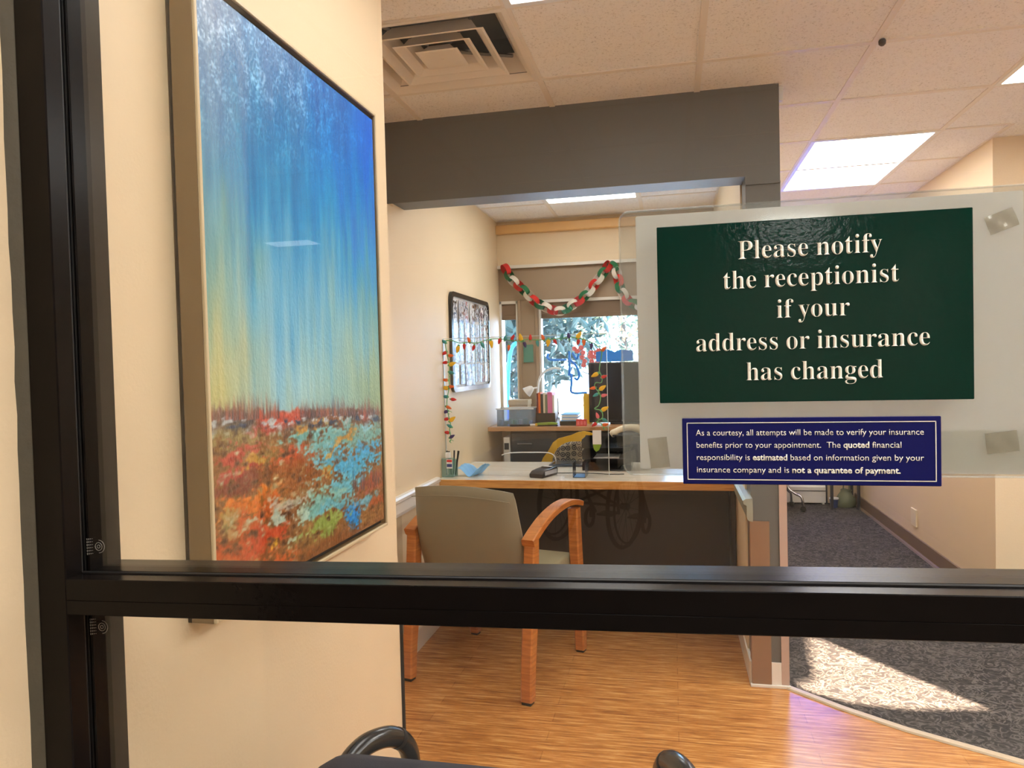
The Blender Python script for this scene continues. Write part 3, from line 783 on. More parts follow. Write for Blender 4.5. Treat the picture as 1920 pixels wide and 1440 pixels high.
# ------------------------------------------------------------------ lettering
GLY = {"P":[418,[[[91,0,15,0,15,6],[15,12,15,17,39,18],[54,23,62,32,71,40],[75,56,75,81,75,180],[75,279,75,379,75,400],[70,415,62,424,54,432],[39,437,16,439,16,444],[16,450,16,455,82,455],[148,455,214,455,271,455],[312,450,336,440,359,430],[377,416,390,398,403,379],[409,357,409,332,409,294],[395,263,367,240,338,217],[297,206,242,206,222,206],[202,206,182,206,182,164],[182,122,182,81,182,56],[186,40,194,32,202,23],[218,18,242,17,242,12],[242,6,242,0,166,0]],[[182,286,182,230,188,230],[195,230,201,230,235,230],[258,237,272,253,285,268],[292,293,292,329,292,364],[286,390,275,406,264,423],[244,431,216,431,203,431],[194,429,189,424,184,419],[182,410,182,398,182,342]]]],"a":[344,[[[282,-10,255,-10,221,-10],[203,5,200,35,170,6],[135,-9,95,-9,72,-9],[54,-2,40,11,27,25],[20,42,20,63,20,93],[35,117,63,136,92,155],[137,173,199,190,199,207],[199,224,199,241,199,260],[195,274,187,282,179,291],[166,296,148,296,119,296],[104,288,104,274,104,271],[107,266,113,257,120,248],[123,239,123,231,123,219],[119,209,110,202,101,194],[90,191,77,191,63,191],[52,195,45,203,37,211],[33,223,33,236,33,252],[38,266,49,278,60,291],[75,300,95,308,114,315],[136,318,162,318,210,318],[244,310,263,292,283,275],[293,247,293,210,293,161],[293,112,293,62,293,51],[293,43,295,40,296,36],[299,34,304,34,309,34],[314,37,320,42,323,37],[326,32,329,28,307,2]],[[129,34,151,34,157,34],[165,36,174,41,183,46],[191,53,199,63,199,99],[199,134,199,169,145,157],[118,128,118,84,118,50]]]],"c":[293,[[[208,-10,156,-10,130,-10],[107,-3,87,11,66,25],[50,44,38,68,26,92],[19,119,19,150,19,182],[26,211,40,237,54,262],[72,282,96,297,119,312],[146,319,175,319,207,319],[232,312,250,298,268,284],[277,267,277,245,277,233],[274,223,266,215,259,208],[249,204,236,204,210,204],[196,220,196,251,196,254],[196,258,197,261,197,265],[197,268,197,271,197,288],[188,297,169,297,131,297],[112,260,112,187,112,139],[120,102,137,76,154,51],[176,38,204,38,228,38],[250,49,271,72,276,68],[280,64,285,60,251,13]]]],"d":[370,[[[176,-10,140,-10,116,-10],[96,-3,78,10,59,24],[45,43,35,66,25,90],[19,117,19,147,19,182],[25,212,36,237,47,263],[62,283,81,297,101,311],[122,318,146,318,177,318],[203,306,223,280,223,320],[223,361,223,401,223,415],[219,425,212,430,205,436],[193,439,176,439,176,445],[176,450,176,455,224,455],[271,455,319,455,319,329],[319,202,319,75,319,59],[321,47,325,41,329,34],[338,30,353,28,353,22],[353,16,353,11,317,11],[274,4,223,-10,223,6],[223,23,223,39,204,6]],[[152,28,171,28,182,28],[192,33,202,41,212,50],[219,62,223,76,223,131],[223,186,223,242,221,253],[216,262,206,270,197,277],[186,281,174,281,153,281],[139,270,130,250,122,229],[118,197,118,153,118,111],[121,79,130,58,138,38]]]],"e":[301,[[[208,-10,154,-10,128,-10],[105,-3,85,10,64,24],[49,43,37,69,25,94],[19,123,19,157,19,188],[26,216,38,240,50,265],[66,284,87,298,108,311],[131,318,157,318,196,318],[226,306,249,280,271,255],[283,219,283,173,283,171],[283,168,283,166,227,166],[172,166,117,166,118,84],[145,42,199,42,226,42],[249,57,270,86,275,81],[280,77,285,73,252,17]],[[116,196,116,192,145,192],[173,192,201,192,201,200],[201,207,201,215,201,243],[199,264,193,277,187,290],[177,297,161,297,131,297],[116,266,116,203,116,200]]]],"f":[214,[[[76,0,15,0,15,5],[15,11,15,16,26,17],[35,19,40,22,45,25],[48,29,50,35,51,40],[52,53,52,73,52,141],[52,209,52,277,40,277],[28,277,16,277,16,288],[16,299,16,310,28,310],[40,310,52,310,52,325],[52,339,52,353,52,389],[63,416,85,436,106,455],[136,465,174,465,202,465],[224,458,240,446,255,433],[263,418,263,400,263,385],[259,374,252,367,244,359],[235,355,224,355,212,355],[203,359,195,365,188,372],[185,380,185,391,185,400],[187,410,193,420,194,422],[195,424,196,426,197,429],[197,431,197,433,197,440],[192,443,180,443,166,443],[157,439,153,430,150,421],[148,408,148,390,148,364],[148,337,148,310,166,310],[185,310,203,310,203,299],[203,288,203,277,185,277],[166,277,148,277,148,206],[148,136,148,65,148,45],[151,32,158,26,165,19],[178,16,199,16,199,11],[199,5,199,0,138,0]]]],"g":[327,[[[201,-140,146,-140,102,-140],[70,-134,48,-122,25,-109],[14,-93,14,-75,14,-53],[32,-36,69,-26,39,-11],[24,7,24,30,24,47],[30,61,42,74,55,86],[75,99,102,110,49,130],[22,164,22,212,22,233],[28,252,40,268,51,284],[67,296,88,305,108,314],[131,318,157,318,184,318],[209,314,233,304,261,304],[289,304,317,304,317,292],[317,280,317,268,301,268],[284,268,268,268,284,249],[291,227,291,203,291,184],[286,166,276,151,266,136],[252,124,234,116,216,107],[195,103,172,103,167,103],[162,103,157,103,152,104],[147,104,142,104,130,104],[120,101,112,94,105,88],[101,80,101,71,101,56],[114,49,141,49,152,49],[164,49,175,49,211,49],[239,46,259,40,279,34],[294,25,303,13,311,0],[316,-16,316,-37,316,-69],[301,-94,272,-113,243,-131]],[[141,124,157,124,173,124],[184,131,190,146,196,160],[199,182,199,211,199,240],[196,262,190,276,184,290],[173,297,157,297,141,297],[130,290,124,276,117,262],[114,240,114,211,114,182],[117,160,124,146,130,131]],[[131,-116,161,-116,229,-116],[263,-99,263,-66,263,-54],[259,-46,249,-41,240,-37],[225,-34,205,-34,169,-34],[133,-34,97,-34,81,-45],[73,-57,73,-73,73,-84],[80,-95,95,-103,109,-112]]]],"h":[381,[[[72,0,18,0,18,5],[18,11,18,16,31,17],[40,20,45,26,50,31],[52,41,52,56,52,170],[52,285,52,399,52,413],[50,423,46,429,41,435],[32,439,19,440,19,445],[19,450,19,455,62,455],[105,455,148,455,148,392],[148,330,148,267,173,301],[205,318,243,318,301,318],[330,283,330,212,330,160],[330,108,330,56,330,42],[333,32,337,26,342,20],[350,17,363,16,363,11],[363,5,363,0,310,0],[256,0,202,0,202,5],[202,11,202,16,204,16],[205,16,207,16,226,16],[235,29,235,56,235,109],[235,163,235,217,235,235],[233,249,229,258,225,267],[216,271,203,271,182,271],[163,259,148,235,148,175],[148,116,148,56,148,42],[150,32,154,26,158,20],[167,17,180,16,180,11],[180,5,180,0,126,0]]]],"i":[198,[[[115,362,101,362,86,362],[74,367,65,376,55,386],[50,398,50,412,50,427],[55,439,65,449,74,458],[86,463,101,463,115,463],[127,458,137,449,146,439],[151,427,151,412,151,398],[146,386,136,376,126,367]],[[72,0,18,0,18,5],[18,11,18,16,32,17],[41,20,45,26,50,31],[52,41,52,56,52,121],[52,186,52,252,52,268],[50,279,47,285,43,290],[34,293,20,293,20,299],[21,305,21,310,63,310],[106,310,148,310,148,225],[148,141,148,56,148,42],[150,32,154,26,158,20],[167,17,180,16,180,11],[180,5,180,0,126,0]]]],"l":[199,[[[72,0,18,0,18,5],[18,11,18,16,32,17],[41,20,45,26,50,31],[52,41,52,56,52,170],[52,284,52,398,52,412],[51,423,47,429,43,435],[34,439,20,439,20,445],[20,450,20,455,63,455],[106,455,148,455,148,322],[148,189,148,56,148,42],[150,32,154,26,158,20],[167,17,180,16,180,11],[180,5,180,0,126,0]]]],"n":[381,[[[72,0,18,0,18,5],[18,11,18,16,31,17],[40,20,45,26,50,31],[52,41,52,56,52,122],[52,187,52,253,52,267],[50,277,46,284,41,290],[32,294,19,294,19,300],[19,305,19,310,62,310],[105,310,148,310,148,296],[148,282,148,267,172,301],[204,318,243,318,301,318],[330,283,330,212,330,160],[330,108,330,56,330,42],[333,32,337,26,342,20],[350,17,363,16,363,11],[363,5,363,0,310,0],[256,0,202,0,202,5],[202,11,202,16,204,16],[205,16,207,16,226,16],[235,29,235,56,235,109],[235,163,235,217,235,235],[233,249,229,258,225,267],[216,271,203,271,182,271],[163,259,148,235,148,175],[148,116,148,56,148,42],[150,32,154,26,158,20],[167,17,180,16,180,11],[180,5,180,0,126,0]]]],"o":[336,[[[198,-10,169,-10,139,-10],[113,-3,90,11,68,26],[50,45,38,70,25,95],[19,123,19,154,19,186],[25,214,38,239,50,264],[68,283,90,297,113,311],[139,318,168,318,197,318],[223,311,245,298,268,284],[285,264,298,240,311,215],[317,186,317,154,317,122],[311,93,298,69,285,44],[268,25,245,11,223,-3]],[[150,11,169,11,187,11],[201,21,209,39,213,48],[216,62,217,81,219,101],[220,125,220,154,220,213],[216,252,208,271,199,289],[186,299,169,299,149,299],[136,289,128,271,121,251],[117,213,117,154,117,125],[118,101,120,82,121,62],[124,48,128,39,136,21]]]],"p":[371,[[[77,-139,17,-139,17,-134],[17,-129,17,-124,28,-123],[35,-121,40,-117,45,-113],[49,-108,50,-101,52,-94],[52,-82,52,-64,52,39],[52,141,52,243,52,264],[50,277,46,283,42,289],[33,293,19,295,19,300],[19,305,19,310,61,310],[102,310,143,310,143,294],[143,278,143,263,163,300],[192,319,230,319,254,319],[275,312,293,298,311,284],[325,265,335,241,345,217],[350,190,350,160,350,127],[345,98,334,72,324,46],[310,26,291,12,273,-3],[251,-10,227,-10,194,-10],[168,4,148,32,148,2],[148,-28,148,-58,148,-76],[149,-89,152,-99,154,-108],[160,-114,167,-118,174,-121],[184,-122,197,-123,197,-128],[197,-134,197,-139,137,-139]],[[174,28,195,28,216,28],[231,39,239,59,248,81],[253,112,253,154,253,195],[249,226,241,248,234,268],[220,278,199,278,178,278],[161,264,148,235,148,180],[148,124,148,69,158,42]]]],"r":[287,[[[78,0,18,0,18,5],[18,11,18,16,32,17],[41,20,45,26,50,31],[52,41,52,56,52,121],[52,186,52,252,52,269],[50,280,46,285,42,290],[34,293,20,293,20,299],[21,305,21,310,62,310],[104,310,146,310,146,291],[146,271,146,252,157,273],[171,290,187,301,203,313],[218,318,233,318,252,318],[266,314,275,304,285,294],[289,282,289,266,289,253],[286,242,278,234,270,226],[260,222,248,222,236,222],[228,225,222,231,216,236],[212,243,207,250,202,257],[196,260,189,260,179,260],[170,254,162,241,153,229],[149,213,149,192,149,147],[149,101,149,56,149,41],[152,30,159,25,165,20],[178,17,197,16,197,11],[197,5,197,0,138,0]]]],"s":[288,[[[183,-10,151,-10,133,-10],[112,-5,87,6,83,8],[78,9,73,9,62,9],[55,3,51,-9,46,-9],[41,-9,36,-9,36,29],[36,67,36,105,41,105],[47,105,53,105,59,77],[71,55,87,39,103,23],[121,15,140,15,157,15],[170,19,179,27,188,34],[192,45,192,58,192,77],[180,93,156,105,139,113],[123,121,107,130,84,141],[66,154,54,169,43,184],[37,201,37,220,37,248],[46,272,65,291,83,310],[109,319,141,319,148,319],[156,318,166,316,175,314],[186,311,199,308,201,307],[203,307,206,306,209,305],[211,305,213,305,221,305],[226,310,230,319,235,319],[239,319,244,319,244,287],[244,254,244,222,239,222],[233,222,228,222,221,246],[211,264,196,277,182,290],[167,296,149,296,135,296],[124,293,116,286,109,279],[105,270,105,259,105,248],[108,240,115,232,122,225],[133,218,146,212,161,204],[176,197,191,189,214,178],[231,166,241,151,252,137],[257,118,257,95,257,62],[247,37,228,18,209,-1]]]],"t":[228,[[[169,-9,124,-9,97,-9],[77,-3,66,10,54,24],[48,44,48,71,48,140],[48,210,48,279,39,279],[30,279,20,279,20,286],[20,293,20,300,47,325],[70,348,88,369,106,390],[120,408,129,424,134,424],[139,424,144,424,144,386],[144,348,144,310,165,310],[186,310,208,310,208,300],[208,289,208,279,186,279],[165,279,144,279,144,213],[144,148,144,82,144,68],[146,58,149,51,153,44],[159,40,168,40,184,40],[196,52,206,75,212,72],[217,69,222,66,202,16]]]],"u":[375,[[[151,-10,131,-10,100,-10],[78,-1,65,17,52,35],[46,62,46,97,46,147],[46,197,46,248,46,263],[44,275,39,282,35,290],[26,294,11,294,11,300],[11,305,11,310,55,310],[98,310,142,310,142,231],[142,153,142,74,142,62],[145,53,151,46,157,39],[165,36,177,36,197,36],[214,46,228,66,228,126],[228,187,228,248,228,265],[226,277,221,283,216,290],[206,294,189,294,189,300],[189,305,189,310,234,310],[279,310,324,310,324,230],[324,150,324,70,324,55],[326,44,331,39,336,34],[346,30,360,30,360,24],[360,18,360,13,323,13],[279,5,228,-10,228,7],[228,24,228,40,217,25],[203,12,186,3,169,-6]]]],"y":[300,[[[69,-140,52,-140,35,-140],[21,-135,10,-125,-1,-115],[-7,-101,-7,-84,-7,-72],[-3,-62,5,-53,12,-44],[23,-40,36,-40,47,-40],[57,-43,64,-49,71,-56],[75,-65,75,-76,75,-78],[74,-79,74,-81,74,-83],[74,-85,74,-87,74,-95],[78,-99,86,-99,94,-99],[103,-90,114,-74,120,-65],[125,-56,129,-44,134,-33],[137,-20,140,-5,106,80],[71,165,36,251,32,261],[28,269,25,275,21,281],[18,285,15,287,11,291],[5,293,-3,293,-4,293],[-4,293,-5,293,-5,299],[-5,305,-5,310,51,310],[106,310,162,310,162,305],[162,299,162,293,149,293],[141,292,136,289,131,287],[128,282,128,275,128,272],[129,270,130,267,131,263],[132,260,133,257,150,211],[168,165,185,119,200,160],[215,200,230,241,233,248],[235,255,236,260,237,265],[238,270,238,274,238,282],[235,287,229,289,224,292],[215,293,203,293,203,299],[203,305,203,310,235,310],[267,310,300,310,300,305],[300,299,300,293,290,293],[283,289,277,281,271,272],[266,259,259,242,227,154],[194,65,162,-24,151,-55],[140,-79,129,-96,119,-112],[107,-124,95,-131,83,-137]]]]}


def serif_mesh(text, size, offset=-7):
    """one line of book-face lettering from outline data, centred; returns a mesh in the xz plane facing -y"""
    cu = bpy.data.curves.new('lettering', 'CURVE')
    cu.dimensions = '2D'; cu.fill_mode = 'FRONT'; cu.resolution_u = 6
    cu.offset = offset / 1000 * size
    x = 0
    for ch in text:
        if ch == ' ':
            x += 165; continue
        adv, spl = GLY[ch]
        for sp in spl:
            s = cu.splines.new('BEZIER')
            s.bezier_points.add(len(sp) - 1)
            for p, q in zip(s.bezier_points, sp):
                p.handle_left_type = p.handle_right_type = 'FREE'
                p.handle_left = ((q[0] + x) / 1000 * size, q[1] / 1000 * size, 0)
                p.co = ((q[2] + x) / 1000 * size, q[3] / 1000 * size, 0)
                p.handle_right = ((q[4] + x) / 1000 * size, q[5] / 1000 * size, 0)
            s.use_cyclic_u = True
        x += adv
    return curve_to_mb(cu), x / 1000 * size


def curve_to_mb(cu):
    o = bpy.data.objects.new('lettering', cu)
    COL.objects.link(o)
    bpy.context.view_layer.update()
    dg = bpy.context.evaluated_depsgraph_get()
    me = bpy.data.meshes.new_from_object(o.evaluated_get(dg))
    bpy.data.objects.remove(o); bpy.data.curves.remove(cu)
    b = MB(); b.bm.from_mesh(me); bpy.data.meshes.remove(me)
    return b


def sans_mb(text, size, offset=0.0):
    cu = bpy.data.curves.new('lettering', 'FONT')
    cu.body = text; cu.size = size; cu.offset = offset; cu.resolution_u = 3
    mb = curve_to_mb(cu)
    w = max((v.co.x for v in mb.bm.verts), default=0.0)
    return mb, w


def lay(mb, x, y, z, sx=1.0, sz=1.0, th=0.0006):
    """stand a flat lettering mesh up at x, y, z facing the lobby, with a little thickness"""
    for v in mb.bm.verts:
        v.co = Vector((x + v.co.x * sx, y, z + v.co.y * sz))
    bmesh.ops.recalc_face_normals(mb.bm, faces=mb.bm.faces)
    ext = bmesh.ops.extrude_face_region(mb.bm, geom=list(mb.bm.faces))
    for e in ext['geom']:
        if isinstance(e, bmesh.types.BMVert):
            e.co.y -= th
    bmesh.ops.recalc_face_normals(mb.bm, faces=mb.bm.faces)
    return mb


# green notice on the glass
SY = 0.7715
gs = tag(empty('notice_sign', (0.1345, 0.775, 1.336)), 'dark green notice with large ivory serif lettering on the glass', 'sign')
box(-0.0125, 0.2815, SY, 0.7753, 1.336, 1.518, 0.0006, 1).build('plate', 'sign_green', gs)
LINES = [('Please notify', 1.4805, 0.067, 0.202), ('the receptionist', 1.451, 0.052, 0.217), ('if your', 1.4200, 0.103, 0.172),
         ('address or insurance', 1.3885, 0.024, 0.244), ('has changed', 1.358, 0.073, 0.202)]
for txt, zb, xa, xb in LINES:
    mb, w = serif_mesh(txt, 0.0405)
    lay(mb, xa, SY, zb, (xb - xa) / w, 1.0)
    mb.build('lettering', 'ivory', gs)

# blue notice below it
bs = tag(empty('notice_sign', (0.1315, 0.775, 1.251)), 'small navy blue notice with white sans lettering, below the green notice', 'sign')
BX0, BX1, BZ0, BZ1 = 0.0095, 0.2525, 1.2520, 1.3200
box(BX0, BX1, SY, 0.7753, BZ0, BZ1, 0.0006, 1).build('plate', 'sign_blue', bs)
bd = MB()
t = 0.0008
for a in ((BX0 + .0045, BX1 - .0045, BZ0 + .0045, BZ0 + .0045 + t), (BX0 + .0045, BX1 - .0045, BZ1 - .0045 - t, BZ1 - .0045),
          (BX0 + .0045, BX0 + .0045 + t, BZ0 + .0045, BZ1 - .0045), (BX1 - .0045 - t, BX1 - .0045, BZ0 + .0045, BZ1 - .0045)):
    bd.box(a[0], a[1], SY - 0.0004, SY, a[2], a[3])
bd.build('border_line', 'ivory', bs)
ROWS = [([('As a courtesy, all attempts will be made to verify your insurance', 0)], 0.214),
        ([('benefits prior to your appointment.  The ', 0), ('quoted', 1), (' financial', 0)], 0.194),
        ([('responsibility is ', 0), ('estimated', 1), (' based on information given by your', 0)], 0.214),
        ([('insurance company and is ', 0), ('not a quarantee of payment.', 1)], 0.193)]
for k, (runs, width) in enumerate(ROWS):
    zb = 1.3022 - 0.01265 * k
    parts = []
    x = 0
    for txt, bold in runs:
        lead = len(txt) - len(txt.lstrip(' ')); trail = len(txt) - len(txt.rstrip(' '))
        x += lead * 0.0026
        mb, w = sans_mb(txt.strip(' '), 0.0086, 0.00019 if bold else -0.00002)
        parts.append((mb, x)); x += w + trail * 0.0026
    sx = width / x
    allmb = MB()
    for mb, px in parts:
        lay(mb, 0.023 + px * sx, SY, zb, sx, 1.0, 0.0004)
        me = bpy.data.meshes.new('tmp'); mb.bm.to_mesh(me); mb.bm.free(); allmb.bm.from_mesh(me); bpy.data.meshes.remove(me)
    allmb.build('lettering', 'ivory', bs)

# poster seen from behind in a clear sleeve taped to the far side of the glass
po = tag(empty('poster_sleeve', (0.14, 0.785, 1.26)), 'white sheet seen from the back in a clear plastic sleeve behind the notices', 'poster')
MB().prism(rrect(-0.0345, 0.330, 1.2655, 1.5335, 0.002, 2), 'y', 0.7860, 0.7870).build('sheet', 'paper', po)
box(0.10, 0.3365, 0.7872, 0.7878, 1.262, 1.305).build('second_sheet', 'paper', po)
MB().prism(rrect(-0.0515, 0.42, 1.2595, 1.5385, 0.010, 5), 'y', 0.7840, 0.7852).build('sleeve', 'sleeve', po)
sl = MB()
o_ = rrect(-0.0515, 0.42, 1.2595, 1.5385, 0.010, 5)
sl.tube([(x, 0.7846, z) for x, z in o_], 0.0011, 6, closed=True)
sl.build('welded_edge', 'sleeve', po, smooth=True)
def tape(x, z, w, h, ang, name, label):
    rt = random.Random(int(x * 1000))
    def f(u, v):
        a = (u - .5) * w; b = (v - .5) * h
        return (x + a * math.cos(ang) - b * math.sin(ang), 0.7826 + 0.0006 * math.sin(9 * u + 5 * v) + rt.uniform(0, .0003), z + a * math.sin(ang) + b * math.cos(ang))
    tag(MB().grid(f, 8, 6, 0.0002).build(name, 'tape'), label, 'tape')
tape(-0.015, 1.283, 0.020, 0.032, 0.1, 'clear_tape', 'crinkled strip of clear tape at the lower left of the white sheet')
tape(0.309, 1.2935, 0.028, 0.020, 0.12, 'clear_tape', 'strip of clear tape to the right of the navy notice')
tape(0.310, 1.505, 0.026, 0.018, 0.35, 'clear_tape', 'strip of clear tape at the upper right corner of the white sheet')

# ================================================================== PAINTING
PX = -0.727
pY0, pY1, pZ0, pZ1 = 1.036, 1.768, 0.972, 2.030
pt = tag(empty('painting', (-0.78, 1.40, 0.972)), 'tall abstract landscape painting with blue sky and rust red marsh', 'painting')
fm = MB()
lip = 0.007
fm.prism([(pY0, pZ0), (pY1, pZ0), (pY1, pZ1), (pY0, pZ1)], 'x', -0.778, -0.772)
for y0, y1, z0, z1 in ((pY0, pY0 + lip, pZ0, pZ1), (pY1 - lip, pY1, pZ0, pZ1), (pY0 + lip, pY1 - lip, pZ0, pZ0 + lip), (pY0 + lip, pY1 - lip, pZ1 - lip, pZ1)):
    fm.box(-0.7325, PX, y0, y1, z0, z1, 0.0012, 1)
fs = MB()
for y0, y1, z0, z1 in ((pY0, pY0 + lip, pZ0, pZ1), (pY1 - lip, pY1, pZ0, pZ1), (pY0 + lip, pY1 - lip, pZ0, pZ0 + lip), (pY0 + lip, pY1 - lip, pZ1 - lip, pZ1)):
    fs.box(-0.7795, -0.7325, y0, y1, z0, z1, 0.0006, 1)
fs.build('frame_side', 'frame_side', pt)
fm.build('frame', 'frame_tan', pt)
box(-0.774, -0.745, pY0 + lip, pY1 - lip, pZ0 + lip, pZ1 - lip).build('shadow_gap', 'black', pt)
gap = 0.014
cy0, cy1, cz0, cz1 = pY0 + lip + 0.001, pY1 - lip - gap, pZ0 + lip + gap, pZ1 - lip - gap


def vnoise(rng, nu, nv, U, V):
    g = rng.random((nv + 2, nu + 2))
    x = np.clip(U, 0, 1) * nu; y = np.clip(V, 0, 1) * nv
    xi = np.minimum(x.astype(int), nu - 1); yi = np.minimum(y.astype(int), nv - 1)
    fx = x - xi; fy = y - yi
    fx = fx * fx * (3 - 2 * fx); fy = fy * fy * (3 - 2 * fy)
    return (g[yi, xi] * (1 - fx) + g[yi, xi + 1] * fx) * (1 - fy) + (g[yi + 1, xi] * (1 - fx) + g[yi + 1, xi + 1] * fx) * fy


def painting_colours(nu, nv):
    rng = np.random.default_rng(11)
    U, V = np.meshgrid((np.arange(nu) + .5) / nu, (np.arange(nv) + .5) / nv)
    # sky: control colours, columns u = 0, .33, .66, 1
    vs = [0.28, 0.36, 0.44, 0.55, 0.70, 0.85, 1.0]
    ctl = np.array([
        [(178, 178, 118), (150, 190, 190), (140, 182, 172), (140, 166, 130)],
        [(172, 178, 128), (140, 190, 204), (136, 178, 172), (136, 166, 132)],
        [(146, 172, 140), (118, 180, 208), (118, 174, 184), (120, 166, 156)],
        [(112, 164, 160), (78, 162, 208), (76, 158, 200), (104, 164, 166)],
        [(76, 146, 182), (28, 134, 196), (16, 138, 206), (24, 134, 208)],
        [(76, 130, 178), (26, 116, 182), (6, 118, 204), (0, 98, 216)],
        [(112, 142, 180), (60, 118, 178), (16, 102, 186), (0, 94, 210)]], float)
    wob = (vnoise(rng, 26, 3, U, V) - .5) * 0.13 + (vnoise(rng, 60, 9, U, V) - .5) * 0.12 + (vnoise(rng, 8, 5, U, V) - .5) * 0.10
    Vw = np.clip(V + wob, 0.28, 1.0)
    iv = np.clip(np.searchsorted(vs, Vw) - 1, 0, len(vs) - 2)
    va = np.array(vs); fv = (Vw - va[iv]) / (va[iv + 1] - va[iv])
    Uw = np.clip(U + (vnoise(rng, 9, 12, U, V) - .5) * .16, 0, 1) * 3
    iu = np.minimum(Uw.astype(int), 2); fu = Uw - iu; fu = fu * fu * (3 - 2 * fu)
    def mix(r):
        return ctl[r, iu] * (1 - fu)[..., None] + ctl[r, iu + 1] * fu[..., None]
    C = mix(iv) * (1 - fv)[..., None] + mix(iv + 1) * fv[..., None]
    st = (vnoise(rng, 120, 14, U, V) - .5) + (vnoise(rng, 40, 6, U, V) - .5)
    C = C + st[..., None] * np.array([20, 17, 12])
    scum = np.clip(vnoise(rng, 200, 260, U, V) * .6 + vnoise(rng, 40, 60, U, V) * .4 - .5, 0, 1) * np.clip((V - .72) / .2, 0, 1) * (1.2 - U)
    C = C + scum[..., None] * np.array([260, 240, 210])
    # ground: ragged overlapping patches of colour below a slightly sloping horizon
    def fbm(nu_, nv_, o=4):
        f = 0; w_ = 0
        for k in range(o):
            f = f + vnoise(rng, nu_ * 2 ** k, nv_ * 2 ** k, U, V) / 2 ** k; w_ += 1 / 2 ** k
        return (f / w_ - .5) * 1.9 + .5
    hor = 0.318 - 0.040 * U + (fbm(20, 3) - .5) * 0.012
    d = hor - V                                   # depth below the horizon
    F1 = fbm(8, 20); F2 = fbm(12, 30); F3 = fbm(30, 90, 3); F4 = fbm(9, 26)
    Ug = U + (F1 - .5) * .10; Vg = V + (F2 - .5) * .028
    grain = vnoise(rng, 90, 240, np.clip(U * .9 + V * .12, 0, 1), V) - .5
    mix_ = np.clip(F4, 0, 1)[..., None]
    G = np.array([136, 86, 46.]) * (1 - mix_) + np.array([150, 112, 62.]) * mix_
    def over(mask, c):
        nonlocal G
        m = np.clip(mask, 0, 1)[..., None]
        G = G * (1 - m) + np.array(c, float) * m
    def patch(u0, v0, ru, rv, c, s=1.0, rot=0.0):
        x = (Ug - u0) / ru; y = (Vg - v0 - rot * (Ug - u0)) / rv
        m = (1.15 - np.sqrt(x * x + y * y)) * 1.9 + (F3 - .5) * 1.5 + grain * 1.9
        over(np.clip(m, 0, 1) * s, c)
    for P_ in ((.10, .27, .15, .03, (140, 122, 70)), (.25, .22, .10, .03, (142, 118, 66)), (.10, .245, .11, .016, (172, 64, 48)), (.17, .212, .12, .014, (182, 50, 48), .9),
               (.12, .192, .16, .018, (124, 60, 40)), (.27, .285, .12, .012, (176, 60, 52), .8), (.40, .205, .14, .045, (172, 82, 34)), (.44, .170, .16, .035, (146, 86, 36)),
               (.37, .225, .06, .018, (196, 78, 34), .8), (.55, .175, .06, .026, (194, 134, 28)), (.21, .218, .06, .008, (182, 152, 44), .8), (.13, .155, .12, .026, (206, 112, 30)),
               (.20, .125, .10, .022, (196, 92, 30)), (.06, .075, .26, .05, (184, 82, 34)), (.23, .082, .10, .02, (186, 66, 30)), (.06, .13, .05, .025, (146, 152, 100), .6),
               (.12, .045, .06, .012, (156, 158, 96), .6), (.15, .015, .25, .02, (192, 88, 34)),
               (.46, .255, .12, .024, (104, 166, 162)), (.64, .235, .2, .03, (106, 170, 172)), (.88, .225, .2, .03, (112, 166, 160)), (.60, .20, .12, .022, (86, 174, 206)),
               (.75, .165, .20, .035, (66, 164, 206)), (.93, .262, .08, .016, (112, 184, 208)), (.68, .125, .14, .025, (92, 174, 196)), (.86, .19, .10, .016, (58, 160, 216), .9),
               (.71, .232, .07, .010, (184, 130, 44), .9, .09), (.62, .210, .08, .006, (190, 140, 50), .8, .08), (.47, .272, .07, .007, (184, 132, 40)), (.99, .262, .04, .02, (156, 120, 60), .8),
               (.33, .132, .14, .007, (172, 176, 168), .8), (.27, .112, .05, .012, (160, 190, 180), .9), (.51, .100, .15, .025, (116, 176, 170)), (.40, .105, .06, .016, (170, 196, 180), .8),
               (.62, .085, .12, .016, (88, 168, 190), .9), (.72, .045, .075, .034, (28, 134, 214)), (.86, .070, .10, .012, (100, 172, 200), .9),
               (.86, .104, .12, .018, (146, 76, 56), .95, .06), (.97, .055, .06, .030, (158, 82, 46)), (.52, .052, .13, .016, (134, 154, 70)), (.54, .012, .14, .02, (138, 82, 40)),
               (.27, .062, .03, .009, (214, 170, 46)), (.36, .060, .02, .012, (168, 190, 170), .8)):
        patch(*P_)
    over(np.clip(F3 - .72, 0, 1) * 2.2 * np.clip(1.1 - U, 0, 1), (176, 180, 150))
    over(np.clip(.28 - F3, 0, 1) * 2.2, (84, 54, 38))
    n2 = np.clip(F2, 0, 1)
    over(np.exp(-((d - .014) / .016) ** 2) * np.clip(F4 * 1.9 - .25, 0, 1), (72, 60, 62))
    over(np.exp(-((d - .010) / .016) ** 2) * np.clip(F1 - .56, 0, 1) * 6, (196, 78, 52))
    over(np.exp(-((d - .018) / .012) ** 2) * np.clip(F3 - .66, 0, 1) * 5, (176, 182, 186))
    over(np.exp(-((d - .022) / .010) ** 2) * np.clip(.36 - F3, 0, 1) * 5, (44, 62, 92))
    G += grain[..., None] * 42
    g = np.clip(d / .006 + .5 + (F3 - .5) * 1.2, 0, 1)[..., None]
    C = C * (1 - g) + G * g
    # reeds: thin vertical strokes on the horizon and at the lower right
    cols = [(112, 60, 54), (140, 76, 60), (84, 56, 56), (186, 84, 54), (110, 84, 78), (70, 72, 90), (128, 96, 84)]
    rr = random.Random(5)
